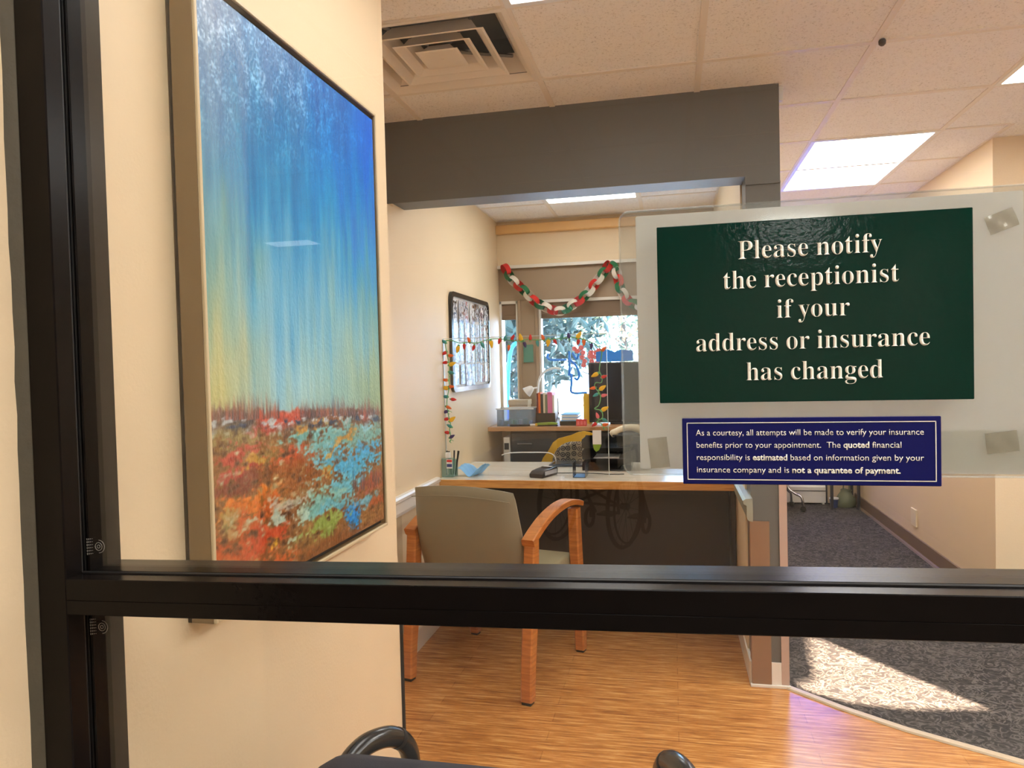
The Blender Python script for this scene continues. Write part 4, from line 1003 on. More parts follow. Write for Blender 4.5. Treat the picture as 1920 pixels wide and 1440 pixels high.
    def stroke(u, v0, h, w, c, a):
        m = np.exp(-((U - u - (V - v0) * .04) / w) ** 2) * np.clip(1 - (V - v0) / h, 0, 1) * (V > v0 - .01)
        return (m * a)[..., None], np.array(c, float)
    for k in range(420):
        u = rr.random()
        if .30 < u < .40 and rr.random() < .9:
            continue
        h = rr.uniform(.006, .032) * (1.5 if abs(u - .17) < .08 or abs(u - .66) < .05 or abs(u - .89) < .03 else 1)
        m, c = stroke(u, .314 - .040 * u, h, rr.uniform(.0015, .005), rr.choice(cols), rr.uniform(.3, .75))
        C = C * (1 - m) + c * m
    for k in range(40):
        m, c = stroke(rr.uniform(.74, 1), rr.uniform(.10, .12), rr.uniform(.012, .04), .004, rr.choice(cols), .7)
        C = C * (1 - m) + c * m
    for k in range(40):
        m, c = stroke(rr.uniform(.5, .75), rr.uniform(.0, .02), rr.uniform(.015, .04), .004, (120, 74, 34), .6)
        C = C * (1 - m) + c * m
    return np.clip(C, 0, 255)


NU, NV = 250, 400
pc = painting_colours(NU + 1, NV + 1) / 255.0
pc = np.where(pc <= 0.04045, pc / 12.92, ((pc + .055) / 1.055) ** 2.4)
uu, vv = np.meshgrid(np.arange(NU + 1) / NU, np.arange(NV + 1) / NV)
co = np.stack([np.full(uu.shape, PX - 0.003), cy0 + uu * (cy1 - cy0), cz0 + vv * (cz1 - cz0)], -1).reshape(-1, 3)
idx = np.arange((NU + 1) * (NV + 1)).reshape(NV + 1, NU + 1)
faces = np.stack([idx[:-1, :-1], idx[:-1, 1:], idx[1:, 1:], idx[1:, :-1]], -1).reshape(-1, 4)
# turned-back canvas sides
rim = list(idx[0, :]) + list(idx[1:, -1]) + list(idx[-1, -2::-1]) + list(idx[-2:0:-1, 0])
nb = len(co)
back = co[rim].copy(); back[:, 0] = -0.746
side = [(rim[k], nb + k, nb + (k + 1) % len(rim), rim[(k + 1) % len(rim)]) for k in range(len(rim))]
me = bpy.data.meshes.new('canvas')
co2 = np.concatenate([co, back]) - np.array([-0.78, 1.40, 0.972])
me.from_pydata(co2.tolist(), [], faces.tolist() + [tuple(int(v) for v in s) for s in side])
ca = me.color_attributes.new('paint', 'FLOAT_COLOR', 'POINT')
cc = np.ones((len(co2), 4), np.float32); cc[:nb, :3] = pc.reshape(-1, 3); cc[nb:, :3] = cc[rim, :3]
ca.data.foreach_set('color', cc.ravel())
me.materials.append(vcol_mat('oil_paint', 'paint', 0.38, 0.55, (160, 160, 110)))
cv = bpy.data.objects.new('canvas', me)
COL.objects.link(cv); cv.parent = pt


# ================================================================== AIR DIFFUSER
VX0, VX1, VY0, VY1 = -1.095, -0.487, 2.266, 2.866
vx, vy = (VX0 + VX1) / 2, (VY0 + VY1) / 2
av = tag(empty('air_vent', (vx, vy, CE)), 'square white ceiling air vent with nested louvre rings', 'air vent')
def sq_ring(mb, prof):
    """square ring lofted through (half-size, z) pairs"""
    b = bmesh.new()
    R = []
    for h, z in prof:
        R.append([b.verts.new((vx + sx * h, vy + sy * h, z)) for sx, sy in ((-1, -1), (1, -1), (1, 1), (-1, 1))])
    for A, B in zip(R, R[1:]):
        for k in range(4):
            b.faces.new((A[k], A[(k + 1) % 4], B[(k + 1) % 4], B[k]))
    bmesh.ops.recalc_face_normals(b, faces=b.faces)
    mb._merge(b)
f = MB(); sq_ring(f, [(0.302, CE + 0.02), (0.302, CE - 0.003), (0.285, CE - 0.003), (0.262, CE + 0.02), (0.225, CE + 0.085), (0.222, CE + 0.085), (0.26, CE + 0.022), (0.284, CE + 0.0), (0.302, CE + 0.02)])
f.build('frame', 'tbar', av)
for a, b_, zt in ((0.205, 0.145, 0.060), (0.140, 0.085, 0.055)):
    f = MB(); sq_ring(f, [(a, CE - 0.004), (a - 0.008, CE - 0.005), (a - 0.03, CE + 0.012), (b_, CE + zt), (b_ - 0.003, CE + zt), (a - 0.034, CE + 0.014), (a - 0.010, CE + 0.000), (a, CE - 0.004)])
    f.build('louvre_ring', 'tbar', av)
f = MB(); sq_ring(f, [(0.078, CE - 0.003), (0.07, CE - 0.005), (0.04, CE + 0.03), (0.038, CE + 0.03), (0.06, CE + 0.004), (0.078, CE - 0.003)])
f.box(vx - 0.07, vx + 0.07, vy - 0.07, vy + 0.07, CE - 0.0048, CE - 0.003)
f.lathe([(0.0005, -0.002), (0.005, -0.001), (0.006, 0.002), (0.0005, 0.002)], (vx, vy, CE - 0.006), 10)
f.build('centre_plate', 'tbar', av)
f = MB()
for sx, sy in ((1, 1), (1, -1), (-1, 1), (-1, -1)):
    f.tube([(vx + sx * 0.04, vy + sy * 0.04, CE + 0.035), (vx + sx * 0.215, vy + sy * 0.215, CE + 0.07)], 0.007, 6)
f.build('strut', 'steel', av)
f = MB(); f.box(VX0 + 0.01, VX1 - 0.01, VY0 + 0.01, VY1 - 0.01, CE + 0.16, CE + 0.17)
for x0, x1, y0, y1 in ((VX0 + .03, VX0 + .04, VY0 + .03, VY1 - .03), (VX1 - .04, VX1 - .03, VY0 + .03, VY1 - .03), (VX0 + .03, VX1 - .03, VY0 + .03, VY0 + .04), (VX0 + .03, VX1 - .03, VY1 - .04, VY1 - .03)):
    f.box(x0, x1, y0, y1, CE + 0.02, CE + 0.165)
f.build('plenum_box', plain('galvanised_duct', (96, 98, 98), 0.5, metal=0.4), av)
sn = MB().lathe([(0.0005, 0.0), (0.010, 0.0), (0.013, -0.006), (0.012, -0.016), (0.006, -0.022), (0.0005, -0.023)], (0.752, 2.842, CE), 14)
tag(sn.build('ceiling_sensor', plain('dark_grey_plastic', (70, 62, 58), 0.5), smooth=True), 'tiny dark sensor knob on the ceiling grid at the upper right', 'sensor')
cl = box(0.452, 0.47, 3.20, 3.225, 2.44, 2.498, 0.002).build('corner_clip', 'white')
tag(cl, 'small white clip at the top corner of the grey header', 'clip')

# ================================================================== GUEST ARMCHAIR
ch = tag(empty('guest_armchair', (-0.877, 2.9345, 0), math.atan2(-0.143, 0.562)), 'wooden armchair with taupe vinyl back facing the reception desk', 'chair')
def rect_sweep(path, sizes, upv=None):
    """rectangular bar along a path; sizes (across x, thickness) per point"""
    P = [Vector(p) for p in path]
    secs = []
    for i, p in enumerate(P):
        t = (P[min(i + 1, len(P) - 1)] - P[max(i - 1, 0)]).normalized()
        s = Vector((1, 0, 0)); n = t.cross(s).normalized()
        w, th = sizes[i] if isinstance(sizes, list) else sizes
        w /= 2; th /= 2; c = min(w, th) * 0.25
        secs.append([p + s * a + n * b for a, b in ((-w + c, -th), (w - c, -th), (w, -th + c), (w, th - c), (w - c, th), (-w + c, th), (-w, th - c), (-w, -th + c))])
    return secs
for sx in (-1, 1):
    x = sx * 0.29
    leg = MB().sweep(rect_sweep([(x, 0.0, 0.012), (x, 0.012, 0.15), (x, 0.05, 0.40), (x, 0.066, 0.60), (x, 0.07, 0.655)], [(.050, .046), (.050, .052), (.050, .062), (.05, .056), (.05, .052)]))
    lo_ = leg.build('leg', 'honey', ch, local=True)
    box(x - .02, x + .02, -.018, .018, 0, .013).build('glide', 'black', lo_, local=True)
    leg = MB().sweep(rect_sweep([(x, 0.595, 0.012), (x, 0.585, 0.2), (x, 0.555, 0.5), (x, 0.545, 0.70)], [(.046, .044), (.048, .05), (.05, .058), (.05, .05)]))
    lo_ = leg.build('leg', 'honey', ch, local=True)
    box(x - .018, x + .018, .578, .612, 0, .013).build('glide', 'black', lo_, local=True)
    path = smooth_path([(x, 0.035, 0.648), (x, 0.11, 0.682), (x, 0.21, 0.716), (x, 0.33, 0.738), (x, 0.45, 0.742), (x, 0.55, 0.726), (x, 0.60, 0.712)], 4)
    n = len(path)
    MB().sweep(rect_sweep(path, [(.056, .034 - .012 * (i / n) ** 2) for i in range(n)])).build('arm', 'honey', ch, local=True, smooth=True)
sr = MB(); sr.box(-.265, .265, .045, .075, .36, .41, .004); sr.box(-.265, .265, .55, .58, .36, .41, .004)
sr.box(-.29, -.262, .07, .56, .36, .41, .003); sr.box(.262, .29, .07, .56, .36, .41, .003)
sr.build('seat_rail', 'honey', ch, local=True)
box(-.262, .262, .10, .60, .405, .475, .022, 4).build('seat', 'seat_vinyl', ch, local=True, smooth=True)
# back: thin curved vinyl shell, wider at the shoulders' foot, rolled over at the top
prof_n = 14
secs = []
NX = 12
for k in range(prof_n + 1):
    t = k / prof_n
    z = 0.44 + 0.435 * t
    yc = 0.135 - 0.115 * t - 0.03 * math.sin(PI * t) * 0.6 - (0.05 * max(0, (t - .86)) / .14 * (t - .86))
    hw = (0.268 - 0.006 * t - 0.022 * t * t) * (1 - 0.0 * t)
    th = 0.030 if t < .93 else 0.030 * math.sqrt(max(0.04, 1 - ((t - .93) / .07) ** 2))
    sec = []
    for i in range(NX + 1):
        u = -1 + 2 * i / NX
        e = math.sqrt(max(0.0, 1 - max(0, (abs(u) - .9) / .1) ** 2))
        zt = z - (0.020 * u * u * t)
        sec.append((u * hw, yc - 0.022 * (1 - u * u) - th * max(e, .12), zt))
    for i in range(NX, -1, -1):
        u = -1 + 2 * i / NX
        e = math.sqrt(max(0.0, 1 - max(0, (abs(u) - .9) / .1) ** 2))
        zt = z - (0.020 * u * u * t)
        sec.append((u * hw, yc - 0.022 * (1 - u * u) + th * max(e, .12), zt))
    secs.append(sec)
bk = MB().sweep(secs).build('backrest', 'vinyl', ch, local=True, smooth=True)
se = MB()
se.tube([(u * .238, -0.0195 - 0.022 * (1 - u * u) + .002, .838 - .018 * u * u) for u in [-1 + k / 8 for k in range(17)]], 0.0022, 6)
se.build('seam_piping', 'vinyl', bk, local=True, smooth=True)

# ================================================================== BLACK LOOP-ARM CHAIR behind the glass
lc = tag(empty('loop_arm_chair', (-0.275, 1.22, 0)), 'black chair with loop arms close behind the glass, only its top in view', 'chair')
pts = rrect(-0.545, -0.005, 0.50, 0.813, 0.075, 7)
bsec = []
for y, k in ((0.925, .93), (0.932, .985), (0.945, 1.0), (0.968, 1.0), (0.985, .985), (0.995, .93)):
    cx, cz = -0.275, 0.656
    bsec.append([(cx + (x - cx) * k, y + (0.07 if z < .6 else 0.0) * (1 - (z - .5) / .1) * 0, cz + (z - cz) * k) for x, z in pts])
MB().sweep(bsec).build('backrest', 'navy_fabric', lc, smooth=True)
seat = MB().prism(rrect(-0.53, -0.02, 1.0, 1.47, 0.07, 6), 'z', 0.43, 0.50, 0.02, 3)
seat.build('seat', 'navy_fabric', lc, smooth=True)
for sx in (-1, 1):
    P = [(-0.246, 1.10, 0.44), (-0.288, 1.12, 0.52), (-0.305, 1.145, 0.62), (-0.302, 1.17, 0.672), (-0.290, 1.215, 0.689), (-0.272, 1.26, 0.686), (-0.256, 1.30, 0.668), (-0.245, 1.33, 0.633), (-0.242, 1.34, 0.58), (-0.244, 1.33, 0.50), (-0.246, 1.30, 0.44)]
    path = smooth_path([(-0.275 - sx * p[0] * 1.0, p[1], p[2]) for p in P], 5)
    n = len(path)
    arm = MB().tube(path, [0.0155 + .004 * math.sin(PI * i / (n - 1)) for i in range(n)], 14).build('loop_arm', 'black_gloss', lc, smooth=True)
    i0 = int(n * .60)
    MB().tube([path[i0], path[i0 + 1]], 0.0202, 14).build('arm_joint', 'gasket', arm, smooth=True)
MB().tube([(-0.275, 0.985, 0.56), (-0.275, 1.02, 0.44), (-0.275, 1.12, 0.425)], 0.022, 8).build('back_bracket', 'black_gloss', lc, smooth=True)
MB().lathe([(0.03, 0.11), (0.03, 0.28), (0.022, 0.28), (0.022, 0.43)], (-0.275, 1.22, 0), 16).build('gas_column', 'black_gloss', lc, smooth=True)
for k in range(5):
    a = 2 * PI * k / 5 + .3
    d = Vector((math.cos(a), math.sin(a), 0))
    c = Vector((-0.275, 1.22, 0))
    st = MB().tube([c + d * .02 + Vector((0, 0, .105)), c + d * .15 + Vector((0, 0, .10)), c + d * .26 + Vector((0, 0, .075))], [.026, .022, .016], 8).build('base_spoke', 'black_gloss', lc, smooth=True)
    cp_ = c + d * .255
    MB().lathe([(0.001, -.02), (.024, -.02), (.027, -.012), (.027, .012), (.024, .02), (.001, .02)], (0, 0, 0), 16,
               mtx=Matrix.Translation((cp_.x, cp_.y, .0275)) @ Matrix.Rotation(a + PI / 2, 4, 'Z') @ Matrix.Rotation(PI / 2, 4, 'X')).build('caster', 'black', st, smooth=True)

# ================================================================== RECEPTION DESK
DZ = 0.775
dk = tag(empty('reception_desk', (-0.47, 4.05, 0)), 'pale maple reception desk spanning the opening under the grey header', 'desk')
box(-1.238, 0.304, 3.712, 4.42, DZ - 0.035, DZ, 0.002, 1).build('worktop', 'desk_top', dk)
box(-1.238, 0.304, 3.70, 3.712, DZ - 0.042, DZ, 0.002, 1).build('edge_band', 'desk_edge', dk)
box(-1.236, 0.30, 3.94, 3.96, 0.02, DZ - 0.035).build('modesty_panel', 'modesty', dk)
for x in (-1.235, 0.278):
    box(x, x + 0.022, 3.80, 4.38, 0, DZ - 0.036).build('end_panel', 'modesty', dk)

# acrylic screen on the desk, its string of paper bulbs
sc_ = tag(empty('sneeze_screen', (-0.785, 3.875, DZ)), 'clear acrylic screen standing on the reception desk', 'screen')
box(-1.236, -0.335, 3.8725, 3.8775, DZ + 0.001, 1.532).build('acrylic_sheet', 'plexi', sc_)
e = MB()
e.box(-1.238, -1.2345, 3.872, 3.878, DZ, 1.534); e.box(-0.3365, -0.333, 3.872, 3.878, DZ, 1.534); e.box(-1.238, -0.333, 3.872, 3.878, 1.531, 1.5345)
e.build('polished_edge', 'plexi_edge', sc_)
VINE = [(-1.213, 0.959), (-1.205, 0.977), (-1.212, 1.03), (-1.204, 1.052), (-1.218, 1.119), (-1.223, 1.178), (-1.214, 1.23), (-1.206, 1.267), (-1.206, 1.326), (-1.202, 1.378),
        (-1.209, 1.42), (-1.218, 1.47), (-1.222, 1.513), (-1.2, 1.523), (-1.171, 1.518), (-1.142, 1.507), (-1.092, 1.509), (-1.042, 1.504), (-0.984, 1.519), (-0.934, 1.524),
        (-0.871, 1.516), (-0.815, 1.507), (-0.759, 1.515), (-0.718, 1.511), (-0.656, 1.509), (-0.587, 1.513), (-0.519, 1.518), (-0.466, 1.509), (-0.399, 1.48), (-0.36, 1.439),
        (-0.369, 1.38), (-0.374, 1.335), (-0.361, 1.301), (-0.366, 1.273), (-0.394, 1.273), (-0.401, 1.252), (-0.381, 1.223), (-0.371, 1.195), (-0.382, 1.153), (-0.404, 1.135),
        (-0.369, 1.124), (-0.363, 1.088), (-0.391, 1.067), (-0.367, 1.053), (-0.357, 1.025)]
BULBS = [(-1.188, 1.392, 'y'), (-1.193, 1.345, 't'), (-1.226, 1.304, 'o'), (-1.196, 1.267, 'o'), (-1.228, 1.26, 'y'), (-1.230, 1.212, 't'), (-1.186, 1.196, 'r'), (-1.215, 1.152, 'o'),
         (-1.230, 1.128, 'p'), (-1.228, 1.087, 'r'), (-1.196, 1.085, 'y'), (-1.21, 1.048, 't'), (-1.226, 1.012, 'r'), (-1.2, 0.989, 'p'), (-0.396, 1.316, 'y'), (-0.352, 1.304, 'r'),
         (-0.409, 1.245, 'o'), (-0.362, 1.244, 'y'), (-0.395, 1.209, 't'), (-0.354, 1.205, 'k'), (-0.352, 1.133, 'y'), (-0.389, 1.096, 'k'), (-0.352, 1.074, 't'), (-0.405, 1.052, 'r'),
         (-0.351, 1.050, 'o'), (-1.229, 1.517, 't'), (-1.228, 1.454, 'r'), (-1.151, 1.475, 'y'), (-1.195, 1.439, 'o'), (-1.226, 1.401, 'r'), (-1.114, 1.489, 'r'),
         (-1.086, 1.520, 'o'), (-1.06, 1.48, 'r'), (-1.01, 1.492, 't'), (-0.96, 1.498, 'y'), (-0.913, 1.512, 'r'), (-0.881, 1.525, 't'), (-0.862, 1.474, 'o'), (-0.84, 1.526, 'r'),
         (-0.795, 1.524, 'y'), (-0.774, 1.489, 'p'), (-0.742, 1.522, 'r'), (-0.704, 1.493, 't'), (-0.673, 1.521, 'o'), (-0.645, 1.495, 'y'), (-0.608, 1.499, 'r'), (-0.57, 1.523, 't'),
         (-0.533, 1.525, 'p'), (-0.48, 1.526, 'y'), (-0.483, 1.493, 'r'), (-0.453, 1.49, 'o'), (-0.413, 1.47, 'p'), (-0.350, 1.449, 'o')]
KEY = dict(y='gold', t='teal', o='orange', r='red', p='purple', k='pink')
gl = tag(empty('bulb_garland', (-0.785, 3.868, 1.50)), 'green vine garland of coloured paper bulbs taped round the acrylic screen', 'garland')
GYp = 3.868
vine3 = smooth_path([(x, GYp + 0.0012 * math.sin(7 * i), z) for i, (x, z) in enumerate(VINE)], 5)
MB().tube(vine3, 0.0026, 6).build('vine', 'vine', gl, smooth=True)
for i, (x, z) in enumerate(VINE[::4]):
    cx, cz = x + 0.010, z + 0.004
    tm = MB(); tm.tube([(cx + .011 * math.cos(a), GYp, cz + .008 * math.sin(a)) for a in [2 * PI * k / 12 for k in range(10)]], 0.0016, 5)
    tm.build('tendril', 'vine', gl, smooth=True)
for i, (x, z, k) in enumerate(BULBS):
    # bulb points away from the nearest vine point
    q = min(vine3, key=lambda p: (p.x - x) ** 2 + (p.z - z) ** 2)
    d = Vector((x - q.x, 0, z - q.z))
    if d.length < .004: d = Vector((.3, 0, -1 if i % 2 else .6))
    d.normalize()
    ang = math.atan2(d.x, d.z)
    sc2 = 1.25 if k == 'y' else 1.0
    mt = Matrix.Translation((x, GYp - 0.001, z)) @ Matrix.Rotation(ang, 4, 'Y') @ Matrix.Diagonal((sc2, .45, sc2, 1))
    b = MB().lathe([(0.001, .020), (.004, .016), (.008, .006), (.0095, -.003), (.008, -.010), (.005, -.013)], (0, 0, 0), 10, mtx=mt).build('bulb', KEY[k], gl, smooth=True)
    MB().lathe([(.0055, -.012), (.0055, -.017), (.003, -.020)], (0, 0, 0), 10, mtx=mt).build('bulb_cap', 'vine', b, smooth=True)
tg = tag(empty('hanging_tag', (-0.395, 3.867, 0.95)), 'white paper tag with a lime tip hanging below the right end of the vine', 'tag')
box(-0.418, -0.372, 3.8655, 3.8675, 0.945, 1.02, 0.001).build('card', 'white', tg)
MB().prism([(-0.418, 0.945), (-0.372, 0.945), (-0.384, 0.915), (-0.400, 0.905), (-0.412, 0.918)], 'y', 3.8655, 3.8675).build('tip', 'lime', tg)

# ------------------------------------------------------------------ things on the desk
sb_ = tag(empty('sanitizer_bottle', (-1.200, 3.795, DZ)), 'clear hand sanitizer bottle at the left end of the desk', 'bottle')
gm_ = glass_mat('clear_bottle', (0.80, 0.90, 0.88), 0.05, milky=0.14, milk_rgb=(150, 196, 190))
MB().prism(rrect(-1.236, -1.168, 3.775, 3.815, .012, 4), 'z', DZ + .001, DZ + .105, .004, 2).build('body', gm_, sb_, smooth=True)
MB().prism(rrect(-1.216, -1.188, 3.783, 3.807, .008, 3), 'z', DZ + .105, DZ + .135, .002, 1).build('neck', 'white', sb_)
lb = box(-1.205, -1.172, 3.7735, 3.7748, DZ + .05, DZ + .10, .0003, 1).build('label', 'white', sb_)
box(-1.203, -1.174, 3.7729, 3.7735, DZ + .085, DZ + .097).build('label_band', 'red', lb)
box(-1.203, -1.174, 3.7729, 3.7735, DZ + .058, DZ + .075).build('label_block', plain('label_blue', (50, 70, 140), .5), lb)
pc_ = tag(MB().lathe([(.001, 0), (.026, 0), (.028, .09), (.0255, .09), (.024, .004), (.001, .004)], (-1.19, 3.845, DZ + .001), 18).build('pen_cup', gm_, smooth=True), 'clear cup of pens behind the sanitizer bottle', 'cup')
for i, (dx, dy, tx, ty) in enumerate(((-.012, 0, -.022, .0), (.012, .004, .02, .0), (.0, .010, .004, .008), (.014, -.006, .026, -.004), (-.006, -.010, -.012, -.004))):
    p = MB().tube([(-1.19 + dx, 3.845 + dy, DZ + .008), (-1.19 + dx * .9 + tx, 3.845 + dy + ty, DZ + .138)], [.0035, .0045], 8)
    po_ = p.build('pen', 'black', smooth=True)
    tag(po_, 'black capped pen standing in the clear cup on the desk', 'pen', 'pens in the clear cup')
# pleated blue face mask lying folded
def mask(u, v):
    x = -1.148 + .118 * u + .03 * v
    y = 3.79 + .15 * v
    z = DZ + .003 + .062 * (abs(math.sin(1.0 * PI * (u * 2 - .08) / 2.0 + .5 * PI)) ** 1.6) * (.35 + .65 * math.sin(PI * (.2 + .6 * v))) + .0015 * math.sin(26 * v)
    return (x, y, z)
mk = tag(empty('face_mask', (-1.09, 3.86, DZ)), 'folded pale blue face mask beside the sanitizer bottle', 'face mask')
MB().grid(mask, 22, 18, .0012).build('mask_body', plain('pale_blue_mask', (140, 196, 240), .8, bump=.2, bscale=200), mk, smooth=True)
MB().tube(smooth_path([(-1.12, 3.93, DZ + .05), (-1.09, 3.97, DZ + .058), (-1.05, 3.98, DZ + .05), (-1.035, 3.95, DZ + .02)], 5), .0014, 5).build('ear_loop', 'white', mk, smooth=True)
# card reader
cr = tag(empty('card_reader', (-0.685, 3.86, DZ), -0.35), 'small black card reader lying on the middle of the desk', 'card reader')
MB().prism([(-.08, .0), (.075, .0), (.085, .012), (.085, .036), (.07, .046), (-.06, .036), (-.085, .022), (-.085, .008)], 'x', -.042, .042, .006, 3).build('body', plain('dark_brown_plastic', (44, 32, 30), .35), cr, local=True, smooth=True)
box(.0415, .0435, -.06, .07, .012, .034, .001, 1).build('silver_side', plain('silver_plastic', (190, 190, 196), .3), cr, local=True)
box(-.028, .028, .02, .07, .0425, .046, .001, 1).build('screen', 'black_gloss', cr, local=True)
box(-.026, .026, .035, .06, .046, .0475).build('receipt_slot', 'white', cr, local=True)
# steel business card holder
hd_ = tag(empty('card_holder', (-0.487, 3.87, DZ)), 'open steel card holder with two upright sides on the desk', 'card holder')
hp = MB(); hp.prism([(-.520, 0.001), (-.452, 0.001), (-.452, .072), (-.4535, .072), (-.4545, .003), (-.5175, .003), (-.5185, .078), (-.520, .078)], 'y', 3.80, 3.92, mtx=Matrix.Translation((0, 0, DZ)))
hp.build('channel', 'steel', hd_)
box(-.514, -.458, 3.806, 3.914, DZ + .0032, DZ + .006).build('blue_liner', plain('blue_liner', (96, 150, 210), .4), hd_)
cbl = MB().tube(smooth_path([(-.635, 3.93, DZ + .006), (-.58, 3.955, DZ + .003), (-.50, 3.96, DZ + .003), (-.40, 3.94, DZ + .003), (-.34, 3.92, DZ + .003), (-.26, 3.93, DZ + .003)], 6), .0024, 6)
tag(cbl.build('cable', 'black', smooth=True), 'thin black cable running from the card reader along the desk', 'cable')
# tablet pad, trays
tb = tag(empty('signature_pad', (-0.62, 4.28, DZ)), 'flat dark signature pad left of the black letter trays', 'signature pad')
box(-.715, -.50, 4.20, 4.38, DZ + .001, DZ + .014, .004).build('body', plain('slate_plastic', (58, 64, 72), .35), tb)
box(-.70, -.53, 4.215, 4.35, DZ + .014, DZ + .016).build('screen', 'black_gloss', tb)
wire = MB().tube(smooth_path([(-1.03, 4.34, DZ + .052), (-.97, 4.34, DZ + .066), (-.85, 4.34, DZ + .069), (-.74, 4.34, DZ + .066), (-.70, 4.335, DZ + .045), (-.692, 4.33, DZ + .012)], 6), .0032, 8)
tag(wire.build('cord', 'white', smooth=True), 'white cord arching over the far edge of the desk', 'cord')
def tray(z, y0, label):
    t = tag(empty('letter_tray', (-.36, y0 + .12, z)), label, 'letter tray', 'stacked black letter trays')
    x0, x1 = -.50, -.23
    p = MB(); p.box(x0, x1, y0, y0 + .24, z, z + .006, .002)
    p.box(x0, x0 + .005, y0, y0 + .24, z, z + .05, .001); p.box(x1 - .005, x1, y0, y0 + .24, z, z + .05, .001); p.box(x0, x1, y0 + .235, y0 + .24, z, z + .05, .001)
    p.prism([(x0, z + .006), (x0 + .06, z + .006), (x0 + .05, z + .03), (x0, z + .045)], 'y', y0, y0 + .006)
    p.prism([(x1, z + .006), (x1 - .06, z + .006), (x1 - .05, z + .03), (x1, z + .045)], 'y', y0, y0 + .006)
    p.build('tray', 'black_gloss', t)
    for sx in (x0 + .01, x1 - .018):
        box(sx, sx + .008, y0 + .1, y0 + .14, z + .05, z + .062).build('riser', 'black_gloss', t)
tray(DZ + .001, 4.06, 'lowest black letter tray on the desk')
tray(DZ + .064, 4.06, 'middle black letter tray of the stack on the desk')
tray(DZ + .127, 4.05, 'topmost black letter tray of the stack on the desk')
def sheet(x0, x1, y0, y1, z, name, mat, label, cat, grp=None, bend=.004):
    o = MB().grid(lambda u, v: (x0 + (x1 - x0) * u, y0 + (y1 - y0) * v, z + bend * math.sin(PI * u) * math.sin(PI * v)), 6, 6, .0008).build(name, mat)
    return tag(o, label, cat, grp)
sheet(-.435, -.295, 4.035, 4.235, DZ + .0745, 'paper_sheet', 'white', 'white paper sticking out of the middle letter tray', 'paper')
ph = tag(empty('desk_phone', (-.25, 4.13, DZ + .19)), 'white handset lying on top of the letter trays', 'phone')
MB().tube(smooth_path([(-.34, 4.10, DZ + .198), (-.30, 4.10, DZ + .222), (-.25, 4.11, DZ + .238), (-.20, 4.12, DZ + .232), (-.16, 4.13, DZ + .205)], 5), [.016, .020, .022, .02, .018, .018, .018, .018, .018, .018, .018, .018, .019, .02, .021, .022, .022, .021, .02, .018, .016][:21], 10).build('handset', 'cream', ph, smooth=True)
box(-.33, -.17, 4.07, 4.19, DZ + .190, DZ + .2, .003).build('cradle', 'black_gloss', ph)

# ================================================================== TASK CHAIR WITH PATTERNED BACK, YELLOW JACKET
tc_ = tag(empty('task_chair', (-.54, 4.66, 0)), 'office chair with dark patterned back behind the reception desk', 'chair')
bsec = []
pts = rrect(-.755, -.325, .50, .885, .14, 8)
for y, k in ((4.545, .94), (4.555, .99), (4.57, 1), (4.60, 1), (4.615, .985), (4.62, .94)):
    bsec.append([(-.54 + (x + .54) * k, y - .03 * (1 - ((x + .54) / .22) ** 2), .69 + (z - .69) * k) for x, z in pts])
MB().sweep(bsec).build('backrest', 'ogee', tc_, smooth=True)
MB().prism(rrect(-.77, -.31, 4.56, 4.60 + .22, .08, 6), 'z', .44, .51, .02, 3).build('seat', 'ogee', tc_, smooth=True)
MB().lathe([(.03, .10), (.03, .28), (.022, .28), (.022, .45)], (-.54, 4.66, 0), 14).build('gas_column', 'black_gloss', tc_, smooth=True)
for k in range(5):
    a = 2 * PI * k / 5 + .1
    MB().tube([(-.54, 4.66, .10), (-.54 + .2 * math.cos(a), 4.66 + .14 * math.sin(a), .055)], [.026, .018], 8).build('base_spoke', 'black_gloss', tc_, smooth=True)
    MB().lathe([(.001, -.02), (.024, -.02), (.027, 0), (.024, .02), (.001, .02)], (0, 0, 0), 14, mtx=Matrix.Translation((-.54 + .2 * math.cos(a), 4.66 + .14 * math.sin(a), .027)) @ Matrix.Rotation(PI / 2, 4, 'X')).build('caster', 'black', tc_, smooth=True)
# jacket hung over the chair back, seen as a mustard arch around it
jk = MB()
secs = []
for k in range(21):
    a = PI * k / 20
    R = lambda rx, rz: (-.56 - rx * math.cos(a), .70 + rz * math.sin(a))
    wob = .008 * math.sin(9 * a)
    o1 = R(.275 + wob, .235 + wob); i1 = R(.19, .165)
    secs.append([(o1[0], 4.632, o1[1]), (o1[0], 4.66, o1[1]), (i1[0], 4.675, i1[1]), (i1[0], 4.627, i1[1])])
jk.sweep(secs)
tag(jk.build('jacket', 'yellow', smooth=True), 'mustard yellow jacket draped over the patterned chair back', 'jacket')

